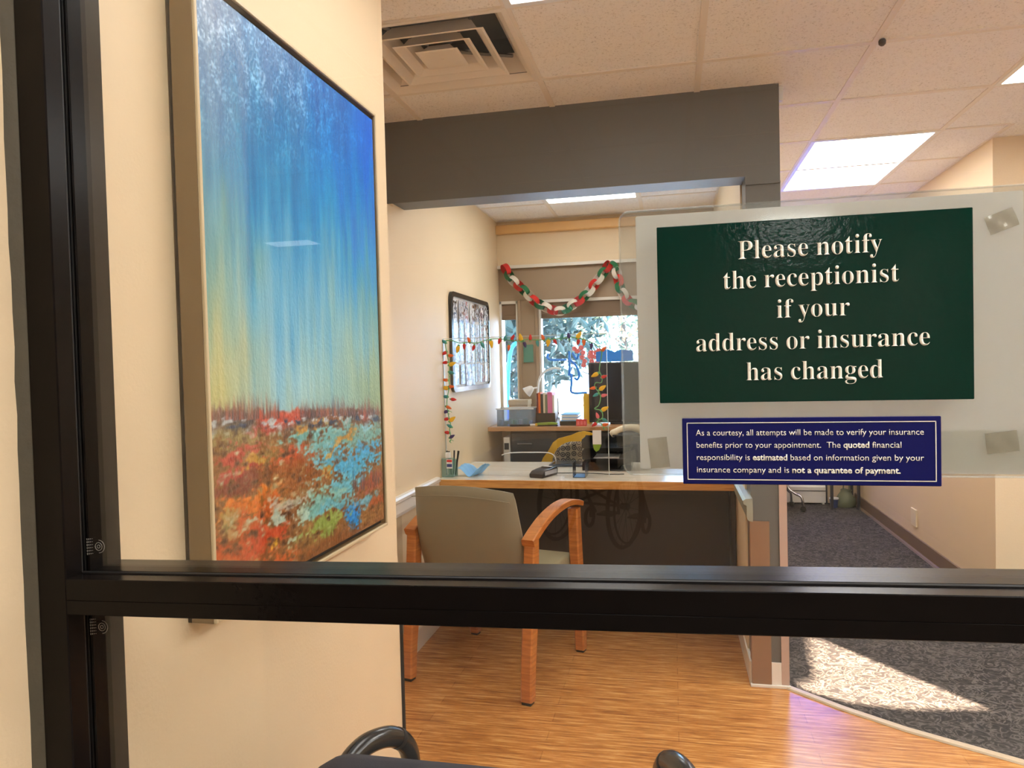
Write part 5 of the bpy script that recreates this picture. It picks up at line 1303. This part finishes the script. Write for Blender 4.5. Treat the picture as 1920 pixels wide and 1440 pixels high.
# ================================================================== REAR COUNTER, CABINETS AND WHAT STANDS ON IT
KZ = 0.955
ct = tag(box(-1.238, .304, 4.83, 5.25, KZ - .028, KZ, .002, 1).build('worktop', 'counter'), 'light wood worktop under the office window', 'worktop')
for i, (x0, x1, lb_) in enumerate(((-1.088, -.62, 'dark lateral file cabinet under the worktop, left one with the bright handle'), (-.60, -.12, 'dark lateral file cabinet under the worktop, behind the yellow jacket'), (-.10, .30, 'dark lateral file cabinet at the right end under the worktop'))):
    fc = tag(empty('file_cabinet', ((x0 + x1) / 2, 5.04, 0)), lb_, 'cabinet', 'lateral file cabinets')
    box(x0, x1, 4.87, 5.24, .0, KZ - .029).build('carcass', 'charcoal', fc)
    for z0, z1 in ((.03, .30), (.315, .585), (.60, KZ - .045)):
        d_ = box(x0 + .008, x1 - .008, 4.850, 4.87, z0, z1, .003).build('drawer', 'charcoal', fc)
        xm = (x0 + x1) / 2 - .13
        hm_ = MB(); hm_.tube([(xm - .05, 4.851, z1 - .07), (xm - .05, 4.835, z1 - .07), (xm + .05, 4.835, z1 - .07), (xm + .05, 4.851, z1 - .07)], .006, 8)
        hm_.build('handle', 'steel', d_, smooth=True)
wr = tag(empty('end_panel_unit', (-1.113, 4.86, 0)), 'narrow white upright unit with a dark slot, left of the dark file cabinet', 'unit')
box(-1.135, -1.091, 4.845, 5.20, 0, .885, .003).build('body', 'white_trim', wr)
box(-1.129, -1.097, 4.843, 4.8455, .80, .845).build('slot', 'charcoal', wr)

bn = tag(empty('clear_bin', (-1.05, 5.0, KZ)), 'clear plastic storage bin on the worktop below the narrow window', 'bin')
p = MB(); X0_, X1_, Y0_, Y1_ = -1.19, -.935, 4.90, 5.06
p.box(X0_, X1_, Y0_, Y0_ + .003, KZ, KZ + .12); p.box(X0_, X1_, Y1_ - .003, Y1_, KZ, KZ + .12); p.box(X0_, X0_ + .003, Y0_, Y1_, KZ, KZ + .12); p.box(X1_ - .003, X1_, Y0_, Y1_, KZ, KZ + .12); p.box(X0_, X1_, Y0_, Y1_, KZ, KZ + .003)
p.build('body', glass_mat('frosted_bin', (.86, .92, .97), .05, milky=.3, milk_rgb=(150, 175, 200), rough=.1), bn)
p = MB(); p.box(X0_ - .006, X1_ + .006, Y0_ - .006, Y0_ + .004, KZ + .115, KZ + .124, .002); p.box(X0_ - .006, X1_ + .006, Y1_ - .004, Y1_ + .006, KZ + .115, KZ + .124, .002)
p.build('rim', 'white', bn)
for k in range(9):
    rx = random.Random(k)
    x, y = -1.175 + .026 * k, 4.91 + .03 * (k % 4)
    o = MB().box(x, x + .02, y, y + .05, KZ + .004, KZ + .03 + .02 * rx.random(), .003).build('supply_pack', rx.choice(['teal', 'vine', 'white', 'sky']))
    tag(o, 'small supply packet inside the clear plastic storage bin', 'packet', 'packets in the clear bin')
kb = tag(empty('kraft_box', (-1.02, 5.19, KZ)), 'small beige carton behind the clear plastic bin', 'box')
box(-1.15, -1.01, 5.10, 5.235, KZ + .001, KZ + .17, .002).build('body', plain('beige_carton', (196, 176, 150), .7), kb)
box(-1.154, -1.006, 5.097, 5.238, KZ + .135, KZ + .172, .002).build('lid', plain('pale_carton', (206, 190, 166), .7), kb)
# magazine file with spines
mf = tag(empty('magazine_holder', (-.855, 5.03, KZ)), 'black magazine holder on the worktop, right of the clear bin', 'magazine holder')
p = MB(); p.box(-.925, -.79, 4.95, 5.12, KZ + .001, KZ + .006); p.box(-.925, -.79, 4.95, 4.954, KZ + .001, KZ + .085); p.box(-.925, -.921, 4.95, 5.12, KZ, KZ + .12); p.prism([(-.79, KZ + .001), (-.76, KZ + .09), (-.764, KZ + .09), (-.794, KZ + .001)], 'y', 4.95, 5.12); p.box(-.925, -.79, 5.116, 5.12, KZ, KZ + .18)
p.build('holder', 'black_gloss', mf)
xx = -.918
for k, (w, h, mt, nm) in enumerate(((.012, .215, 'maroon', 'maroon'), (.016, .22, 'orange', 'orange'), (.018, .21, 'charcoal', 'charcoal grey'), (.014, .218, 'cream', 'cream'), (.016, .205, 'olive', 'olive'), (.034, .222, 'magenta', 'bright pink'), (.014, .20, 'offwhite', 'off-white'))):
    b_ = tag(empty('booklet', (xx + w / 2, 5.02, KZ)), nm + ' booklet upright in the black magazine holder', 'booklet', 'booklets in the magazine holder')
    box(xx, xx + w - .001, 4.956, 4.96, KZ + .007, KZ + .007 + h, .001, 1).build('spine', mt, b_)
    cvm = MB(); cvm.box(xx, xx + .0012, 4.959, 5.11, KZ + .007, KZ + .007 + h); cvm.box(xx + w - .0022, xx + w - .001, 4.959, 5.11, KZ + .007, KZ + .007 + h)
    cvm.build('cover', mt, b_)
    box(xx + .0013, xx + w - .0023, 4.960, 5.107, KZ + .010, KZ + h + .003).build('pages', 'white', b_)
    xx += w
# white gooseneck lamp
gl_ = tag(empty('desk_lamp', (-.95, 5.18, KZ)), 'white gooseneck lamp arching in front of the taupe mullion', 'lamp')
MB().lathe([(.001, 0), (.045, 0), (.047, .008), (.036, .016), (.001, .018)], (-.94, 5.185, KZ + .001), 20).build('base', 'white', gl_, smooth=True)
MB().tube(smooth_path([(-.94, 5.185, KZ + .015), (-.955, 5.19, KZ + .14), (-.945, 5.19, KZ + .28), (-.92, 5.185, KZ + .345), (-.87, 5.18, KZ + .38), (-.82, 5.175, KZ + .393), (-.775, 5.17, KZ + .385)], 6), .008, 10).build('neck', 'white', gl_, smooth=True)
MB().lathe([(.012, .03), (.022, .02), (.034, -.01), (.04, -.03), (.036, -.03), (.02, .012), (.010, .02)], (0, 0, 0), 18, mtx=Matrix.Translation((-1.005, 5.16, KZ + .24)) @ Matrix.Rotation(.9, 4, 'Y')).build('shade', 'white', gl_, smooth=True)
MB().tube([(-.948, 5.19, KZ + .255), (-.99, 5.165, KZ + .25)], .006, 8).build('shade_arm', 'white', gl_, smooth=True)
# stacked paper, folder, red box, stapler, pen
for k in range(7):
    dx = .006 * math.sin(3 * k)
    o = box(-.745 + dx, -.632 + dx, 4.93, 5.15, KZ + .0315 + .0065 * k, KZ + .0375 + .0065 * k).build('paper_stack_sheaf', 'white' if k % 3 else 'sky')
    tag(o, 'sheaf of paper in the white stack beside the magazine holder', 'paper', 'sheaves in the paper stack')
tr = tag(box(-.755, -.625, 4.92, 5.16, KZ + .001, KZ + .03, .004).build('flat_tray', 'black_gloss'), 'low black tray carrying the white paper stack', 'tray')
fo = tag(empty('yellow_folder', (-.575, 5.08, KZ)), 'yellow folder standing on the worktop left of the monitor', 'folder')
box(-.605, -.55, 5.05, 5.053, KZ + .001, KZ + .195).build('front_leaf', 'gold', fo)
box(-.605, -.545, 5.075, 5.078, KZ + .001, KZ + .21).build('back_leaf', 'gold', fo)
box(-.602, -.552, 5.053, 5.075, KZ + .003, KZ + .18).build('pages', 'cream', fo)
rb = tag(empty('red_box', (-.60, 4.885, KZ)), 'little red patterned box on the worktop edge by the monitor', 'box')
box(-.635, -.565, 4.865, 4.905, KZ + .001, KZ + .045, .002).build('body', 'red', rb)
for k in range(3):
    box(-.627 + .022 * k, -.612 + .022 * k, 4.8645, 4.8655, KZ + .01, KZ + .035).build('pattern_patch', 'pink', rb)
stp = tag(empty('stapler', (-.83, 4.87, KZ)), 'green stapler lying at the front edge of the worktop', 'stapler')
box(-.90, -.76, 4.86, 4.885, KZ + .001, KZ + .010, .003).build('base', 'black_gloss', stp)
MB().prism([(-.90, KZ + .010), (-.765, KZ + .012), (-.76, KZ + .022), (-.80, KZ + .030), (-.90, KZ + .024)], 'y', 4.86, 4.885, .003).build('body', 'lime', stp)
box(-.915, -.895, 4.861, 4.884, KZ + .004, KZ + .022, .003).build('tip', 'gold', stp)
pn = tag(empty('marker_pen', (-.99, 4.87, KZ)), 'dark marker pen lying on the worktop in front of the clear bin', 'pen')
MB().tube([(-1.09, 4.865, KZ + .008), (-.955, 4.89, KZ + .008)], .007, 10).build('barrel', 'black', pn, smooth=True)
MB().tube([(-.955, 4.89, KZ + .008), (-.915, 4.897, KZ + .008)], .0085, 10).build('cap', 'white', pn, smooth=True)
# monitor
mo = tag(empty('monitor', (-.30, 5.05, KZ)), 'large black monitor standing on the worktop before the wide window', 'monitor')
box(-.562, -.05, 5.02, 5.045, KZ + .012, KZ + .425, .006).build('bezel', 'black', mo)
box(-.552, -.06, 5.0185, 5.0205, KZ + .03, KZ + .415).build('screen', plain('dark_screen', (22, 22, 30), .12), mo)
MB().prism([(-.40, KZ + .10), (-.20, KZ + .10), (-.24, KZ + .33), (-.36, KZ + .33)], 'y', 5.045, 5.085, .006).build('rear_bulge', 'black', mo)
MB().tube([(-.30, 5.08, KZ + .2), (-.30, 5.10, KZ + .01)], .018, 10).build('stand_neck', 'black', mo, smooth=True)
MB().prism(rrect(-.42, -.18, 4.99, 5.17, .03), 'z', KZ + .001, KZ + .012, .002, 1).build('stand_base', 'black', mo)
tl = tag(box(-1.062, -.988, 5.250, 5.254, 1.394, 1.524, .0008, 1).build('teal_card', plain('teal_card_print', (70, 138, 124), .5, var=.25, scale=50)), 'teal card stuck on the taupe mullion between the windows', 'card')

# ================================================================== CORKBOARD AND SNAPSHOTS
cbd = tag(empty('photo_board', (-1.24, 4.44, 1.52)), 'black framed pin board crowded with snapshots on the left wall', 'pin board')
o1 = rrect(4.0, 4.885, 1.228, 1.812, .05, 7); i1 = rrect(4.028, 4.857, 1.256, 1.784, .03, 7)
b = bmesh.new()
loops = []
for pts, x in ((o1, -1.24), (o1, -1.222), (i1, -1.220), (i1, -1.231)):
    loops.append([b.verts.new((x, y, z)) for y, z in pts])
for A, B in zip(loops, loops[1:]):
    for k in range(len(A)):
        b.faces.new((A[k], A[(k + 1) % len(A)], B[(k + 1) % len(A)], B[k]))
bmesh.ops.recalc_face_normals(b, faces=b.faces)
fmb = MB(); fmb._merge(b); fmb.build('frame', 'black_gloss', cbd)
MB().prism(i1, 'x', -1.239, -1.231).build('board', plain('pale_board', (206, 200, 196), .5), cbd)
rp = random.Random(21)
ny, nz = 7, 4
pm = [photo_mat('snapshot_print', s_, 30 + 6 * (s_ % 3)) for s_ in range(6)]
for i in range(ny):
    for k in range(nz):
        cy = 4.085 + .119 * i + rp.uniform(-.012, .012); cz = 1.327 + .128 * k + rp.uniform(-.012, .012)
        w = rp.uniform(.048, .058); h = rp.uniform(.055, .066)
        cy = min(max(cy, 4.03 + w), 4.855 - w); cz = min(max(cz, 1.258 + h), 1.782 - h)
        a = rp.uniform(-.08, .08)
        x = -1.2305 + .0008 * ((i * 3 + k * 5) % 7)
        def f(u, v, cy=cy, cz=cz, w=w, h=h, a=a, x=x):
            p, q = (u - .5) * 2 * w, (v - .5) * 2 * h
            return (x + .0025 * (2 * u - 1) ** 2, cy + p * math.cos(a) - q * math.sin(a), cz + p * math.sin(a) + q * math.cos(a))
        o = MB().grid(f, 5, 4, .0004).build('snapshot', pm[(i * 5 + k * 3) % 6])
        tag(o, 'glossy snapshot pinned on the black framed board', 'photo print', 'snapshots on the pin board')

# ================================================================== PAPER CHAIN
CHAIN = [(-1.165, 2.075), (-1.125, 2.003), (-1.08, 1.960), (-1.018, 1.899), (-0.956, 1.834), (-0.894, 1.796), (-0.832, 1.767), (-0.779, 1.756), (-0.725, 1.772), (-0.672, 1.804), (-0.618, 1.837),
         (-0.556, 1.895), (-0.502, 1.962), (-0.448, 2.028), (-0.413, 2.069), (-0.371, 2.024), (-0.355, 1.963), (-0.336, 1.885), (-0.28, 1.80), (-0.2, 1.765)]
pcn = tag(empty('paper_chain', (-.79, 5.19, 2.07)), 'red, white and green paper chain hung across the window opening', 'paper chain')
CY = 5.19
path = smooth_path([(x, CY, z) for x, z in CHAIN], 12)
acc = [0.0]
for a, b_ in zip(path, path[1:]): acc.append(acc[-1] + (b_ - a).length)
def at_len(s):
    for i in range(len(acc) - 1):
        if acc[i + 1] >= s:
            t = (s - acc[i]) / max(1e-6, acc[i + 1] - acc[i])
            return path[i].lerp(path[i + 1], t), (path[i + 1] - path[i]).normalized()
    return path[-1], (path[-1] - path[-2]).normalized()
SEQ = ['red', 'green', 'offwhite', 'red', 'green', 'offwhite', 'red', 'green', 'offwhite', 'red', 'offwhite', 'green', 'offwhite', 'red', 'green', 'offwhite', 'red', 'offwhite', 'green']
pitch = .052
nl = int(acc[-1] / pitch)
for k in range(nl + 1):
    p, t = at_len(min(k * pitch, acc[-1]))
    up = Vector((0, 1, 0)); s = t.cross(up)
    ax = (up * .72 + s * .69, s * .72 - up * .69)[k % 2].normalized()      # neighbouring links lock at right angles
    other = t.cross(ax)
    R1, R2, wd = .041, .028, .021
    b = bmesh.new()
    ring = []
    n = 20
    for i in range(n):
        a = 2 * PI * i / n
        c = p + t * (R1 * math.cos(a)) + other * (R2 * math.sin(a))
        nrm = (t * (math.cos(a) / R1) + other * (math.sin(a) / R2)).normalized() * .0006
        ring.append([b.verts.new(c + ax * wd + nrm), b.verts.new(c - ax * wd + nrm), b.verts.new(c - ax * wd - nrm), b.verts.new(c + ax * wd - nrm)])
    for i in range(n):
        A, B = ring[i], ring[(i + 1) % n]
        for q in range(4):
            b.faces.new((A[q], A[(q + 1) % 4], B[(q + 1) % 4], B[q]))
    bmesh.ops.recalc_face_normals(b, faces=b.faces)
    m_ = MB(); m_._merge(b); m_.build('link', SEQ[k % len(SEQ)], pcn, smooth=True)

# ================================================================== FAR END OF THE HALL
ht = tag(empty('baseboard_heater', (1.05, 7.25, 0)), 'white baseboard heater along the end wall of the hall', 'heater')
MB().prism([(7.215, .02), (7.30, .02), (7.30, .19), (7.235, .19), (7.215, .165)], 'x', .47, 1.38, .003).build('cover', 'white_trim', ht)
box(.47, 1.38, 7.212, 7.216, .125, .135).build('slot', plain('grey_slot', (110, 106, 102), .6), ht)
for x in (.48, 1.35):
    box(x, x + .02, 7.22, 7.29, 0, .022).build('foot', 'white_trim', ht)
wc_ = tag(empty('chrome_stool', (.98, 6.95, 0)), 'stool with curved chrome legs and black casters at the end of the hall', 'stool')
MB().lathe([(.001, .44), (.17, .44), (.185, .46), (.18, .49), (.15, .5), (.001, .5)], (.98, 6.95, 0), 24).build('seat', 'black', wc_, smooth=True)
for k in range(4):
    a = -.5 + PI / 2 * k
    d = Vector((math.cos(a), math.sin(a), 0)); c = Vector((.98, 6.95, 0))
    l_ = MB().tube(smooth_path([c + d * .02 + Vector((0, 0, .43)), c + d * .03 + Vector((0, 0, .22)), c + d * .09 + Vector((0, 0, .16)), c + d * .15 + Vector((0, 0, .13)), c + d * .165 + Vector((0, 0, .05))], 5), .011, 10).build('leg', 'chrome', wc_, smooth=True)
    q = c + d * .165
    MB().lathe([(.001, -.015), (.022, -.015), (.026, 0), (.022, .015), (.001, .015)], (0, 0, 0), 14, mtx=Matrix.Translation((q.x, q.y, .028)) @ Matrix.Rotation(PI / 2, 4, 'X')).build('caster', 'black', l_, smooth=True)
tt = tag(empty('side_table', (1.50, 7.13, 0)), 'dark legged side table in the right corner of the hall end', 'table')
box(1.37, 1.635, 6.98, 7.28, .50, .53, .004).build('tabletop', 'charcoal', tt)
for x, y in ((1.39, 7.0), (1.615, 7.0), (1.39, 7.26), (1.615, 7.26)):
    MB().tube([(x, y, .0), (x, y, .5)], .014, 8).build('leg', 'charcoal', tt, smooth=True)
bg_ = tag(empty('tote_bag', (1.535, 7.14, 0)), 'grey green cloth bag slumped on the hall carpet', 'bag')
bgm = MB().lathe([(.001, .003), (.07, .003), (.085, .03), (.08, .08), (.06, .12), (.045, .145), (.05, .16), (.03, .165), (.001, .15)], (1.535, 7.13, 0), 18, sy=.75)
for v in bgm.bm.verts:
    v.co.x += .008 * math.sin(40 * v.co.z + 3 * v.co.y * 20); v.co.z += .006 * math.sin(55 * v.co.x) if v.co.z > .02 else 0
bgm.build('sack', 'olive', bg_, smooth=True)
MB().tube(smooth_path([(1.51, 7.12, .15), (1.515, 7.10, .22), (1.555, 7.10, .22), (1.56, 7.12, .15)], 5), .006, 6).build('strap', 'olive', bg_, smooth=True)
tbx = tag(empty('blue_tub', (1.415, 7.10, 0)), 'blue tub with a white lid on the hall carpet, left of the cloth bag', 'tub')
MB().lathe([(.001, .003), (.03, .003), (.038, .08), (.001, .08)], (1.425, 7.09, 0), 16).build('body', plain('navy_tub', (36, 56, 110), .4), tbx, smooth=True)
MB().lathe([(.001, .08), (.041, .08), (.041, .092), (.001, .095)], (1.425, 7.09, 0), 16).build('lid', 'white', tbx, smooth=True)
sw = tag(box(1.648, 1.66, 5.55, 5.66, .17, .29, .002).build('wall_plate', 'cream'), 'cream cover plate low on the right hall wall', 'cover plate')

# ================================================================== WHEELCHAIR IN THE LOBBY, mirrored in the glass
wh = tag(empty('wheelchair', (-.62, -3.98, 0), PI + .36), 'dark wheelchair in the lobby, mirrored faintly under the desk', 'wheelchair')
for sx in (-1, 1):
    x = sx * .28
    ty = MB().tube([(x, .30 * math.cos(a), .305 + .30 * math.sin(a)) for a in [2 * PI * k / 40 for k in range(40)]], .016, 8, closed=True).build('wheel', 'black', wh, local=True, smooth=True)
    MB().tube([(x + sx * .035, .265 * math.cos(a), .305 + .265 * math.sin(a)) for a in [2 * PI * k / 36 for k in range(36)]], .008, 6, closed=True).build('hand_rim', 'black_gloss', ty, local=True, smooth=True)
    sp = MB()
    for k in range(16):
        a = 2 * PI * k / 16
        sp.tube([(x + sx * .02 * (k % 2), .02 * math.cos(a), .305 + .02 * math.sin(a)), (x, .29 * math.cos(a + .12), .305 + .29 * math.sin(a + .12))], .0018, 5)
    sp.lathe([(.001, -.03), (.024, -.03), (.024, .03), (.001, .03)], (0, 0, 0), 12, mtx=Matrix.Translation((x, 0, .305)) @ Matrix.Rotation(PI / 2, 4, 'Y'))
    sp.build('spokes', 'steel', ty, local=True, smooth=True)
    MB().tube([(x * .9, .46 + .075 * math.cos(a), .09 + .075 * math.sin(a)) for a in [2 * PI * k / 24 for k in range(24)]], .015, 8, closed=True).build('caster', 'black', wh, local=True, smooth=True)
    MB().tube([(x * .86, .46, .09), (x * .86, .46, .20), (x * .86, .40, .30)], .012, 8).build('caster_fork', 'charcoal', wh, local=True, smooth=True)
    MB().tube(smooth_path([(x * .86, -.20, .92), (x * .86, -.10, .92), (x * .86, -.07, .88), (x * .86, -.05, .5), (x * .86, -.03, .25)], 4), .012, 8).build('push_handle', 'charcoal', wh, local=True, smooth=True)
    MB().tube(smooth_path([(x * .9, -.04, .70), (x * .9, .20, .71), (x * .9, .30, .69), (x * .9, .33, .5), (x * .9, .42, .30), (x * .86, .55, .12)], 4), .012, 8).build('arm_frame', 'charcoal', wh, local=True, smooth=True)
    box(x * .9 - .03, x * .9 + .03, -.02, .26, .715, .745, .008).build('arm_pad', 'black', wh, local=True)
    box(x * .5 - .07, x * .5 + .07, .50, .66, .10, .115, .004).build('footplate', 'black_gloss', wh, local=True)
box(-.235, .235, -.03, .40, .47, .51, .01).build('seat', 'navy_fabric', wh, local=True)
box(-.235, .235, -.08, -.06, .52, .90, .006).build('backrest', 'navy_fabric', wh, local=True)
xb = MB(); xb.tube([(-.24, .1, .26), (.24, .1, .48)], .011, 8); xb.tube([(.24, .13, .26), (-.24, .13, .48)], .011, 8); xb.tube([(-.28, 0, .305), (.28, 0, .305)], .010, 8)
xb.build('cross_brace', 'charcoal', wh, local=True, smooth=True)

# ================================================================== OUTDOORS BEYOND THE WINDOWS
M['ground'] = plain('pale_concrete', (226, 224, 220), .9, var=.06)
M['leaf'] = plain('blue_green_leaf', (58, 78, 70), .7, var=.5, scale=40)
M['leaf2'] = plain('grey_green_leaf', (90, 116, 96), .7, var=.4, scale=40)
M['bark'] = plain('grey_bark', (96, 84, 76), .9, var=.2, scale=30)
struct(box(-14, 16, 5.76, 34, -.35, -.30).build('ground', 'ground'))
def tree(x, y, h, r, n, leaf, label, seed):
    rr = random.Random(seed)
    t = tag(empty('tree', (x, y, -.3)), label, 'tree', 'trees outside the windows')
    tk = MB(); tk.tube([(x, y, -.3), (x + .05, y, h * .4), (x, y + .05, h * .75)], [.11, .08, .04], 8)
    for k in range(7):
        a = rr.uniform(0, 2 * PI); z0 = h * rr.uniform(.15, .6)
        tk.tube([(x, y, z0), (x + r * .7 * math.cos(a), y + r * .7 * math.sin(a), z0 + rr.uniform(-.1, .6))], [.03, .01], 6)
    tk.build('trunk', 'bark', t, smooth=True)
    V, F = [], []
    for k in range(n):
        while True:
            p = Vector((rr.uniform(-1, 1), rr.uniform(-1, 1), rr.uniform(-1, 1)))
            if .25 < p.length < 1: break
        c = Vector((x + p.x * r, y + p.y * r, h * .64 + p.z * h * .40))
        s_ = rr.uniform(.05, .12)
        a = Vector((rr.gauss(0, 1), rr.gauss(0, 1), rr.gauss(0, 1))).normalized(); b_ = a.orthogonal().normalized()
        i0 = len(V); nn = a.cross(b_) * s_ * .12
        V += [c - a * s_, c + b_ * s_ * .4 + nn, c + a * s_, c - b_ * s_ * .4 + nn]
        F.append((i0, i0 + 1, i0 + 2, i0 + 3))
    me = bpy.data.meshes.new('foliage'); base = WM[t.name].inverted()
    me.from_pydata([tuple(base @ v) for v in V], [], F); me.materials.append(M[leaf])
    o = bpy.data.objects.new('foliage', me); COL.objects.link(o); o.parent = t; o['kind'] = 'stuff'
tree(-1.9, 9.0, 3.9, 1.3, 5200, 'leaf', 'blue green tree outside, filling the left and middle of the office windows', 3)
tree(-4.2, 13.0, 4.6, 2.0, 3600, 'leaf', 'dark tree behind the narrow left window', 4)
tree(-0.9, 13.5, 3.6, 1.1, 1500, 'leaf2', 'pale leafed tree outside the right part of the office window', 5)
rk = tag(empty('bike_rack', (-1.6, 7.6, -.3)), 'bright blue looped rack standing outside the office window', 'rack')
MB().tube(smooth_path([(-1.72, 7.6, -.3), (-1.72, 7.6, 1.0), (-1.68, 7.6, 1.5), (-1.60, 7.6, 1.62)], 6), .022, 10).build('post', 'blue', rk, smooth=True)
MB().tube(smooth_path([(-1.60, 7.6, 1.62), (-1.45, 7.6, 1.5), (-1.42, 7.6, 1.0), (-1.42, 7.6, -.3)], 6), .022, 10).build('loop', 'blue', rk, smooth=True)
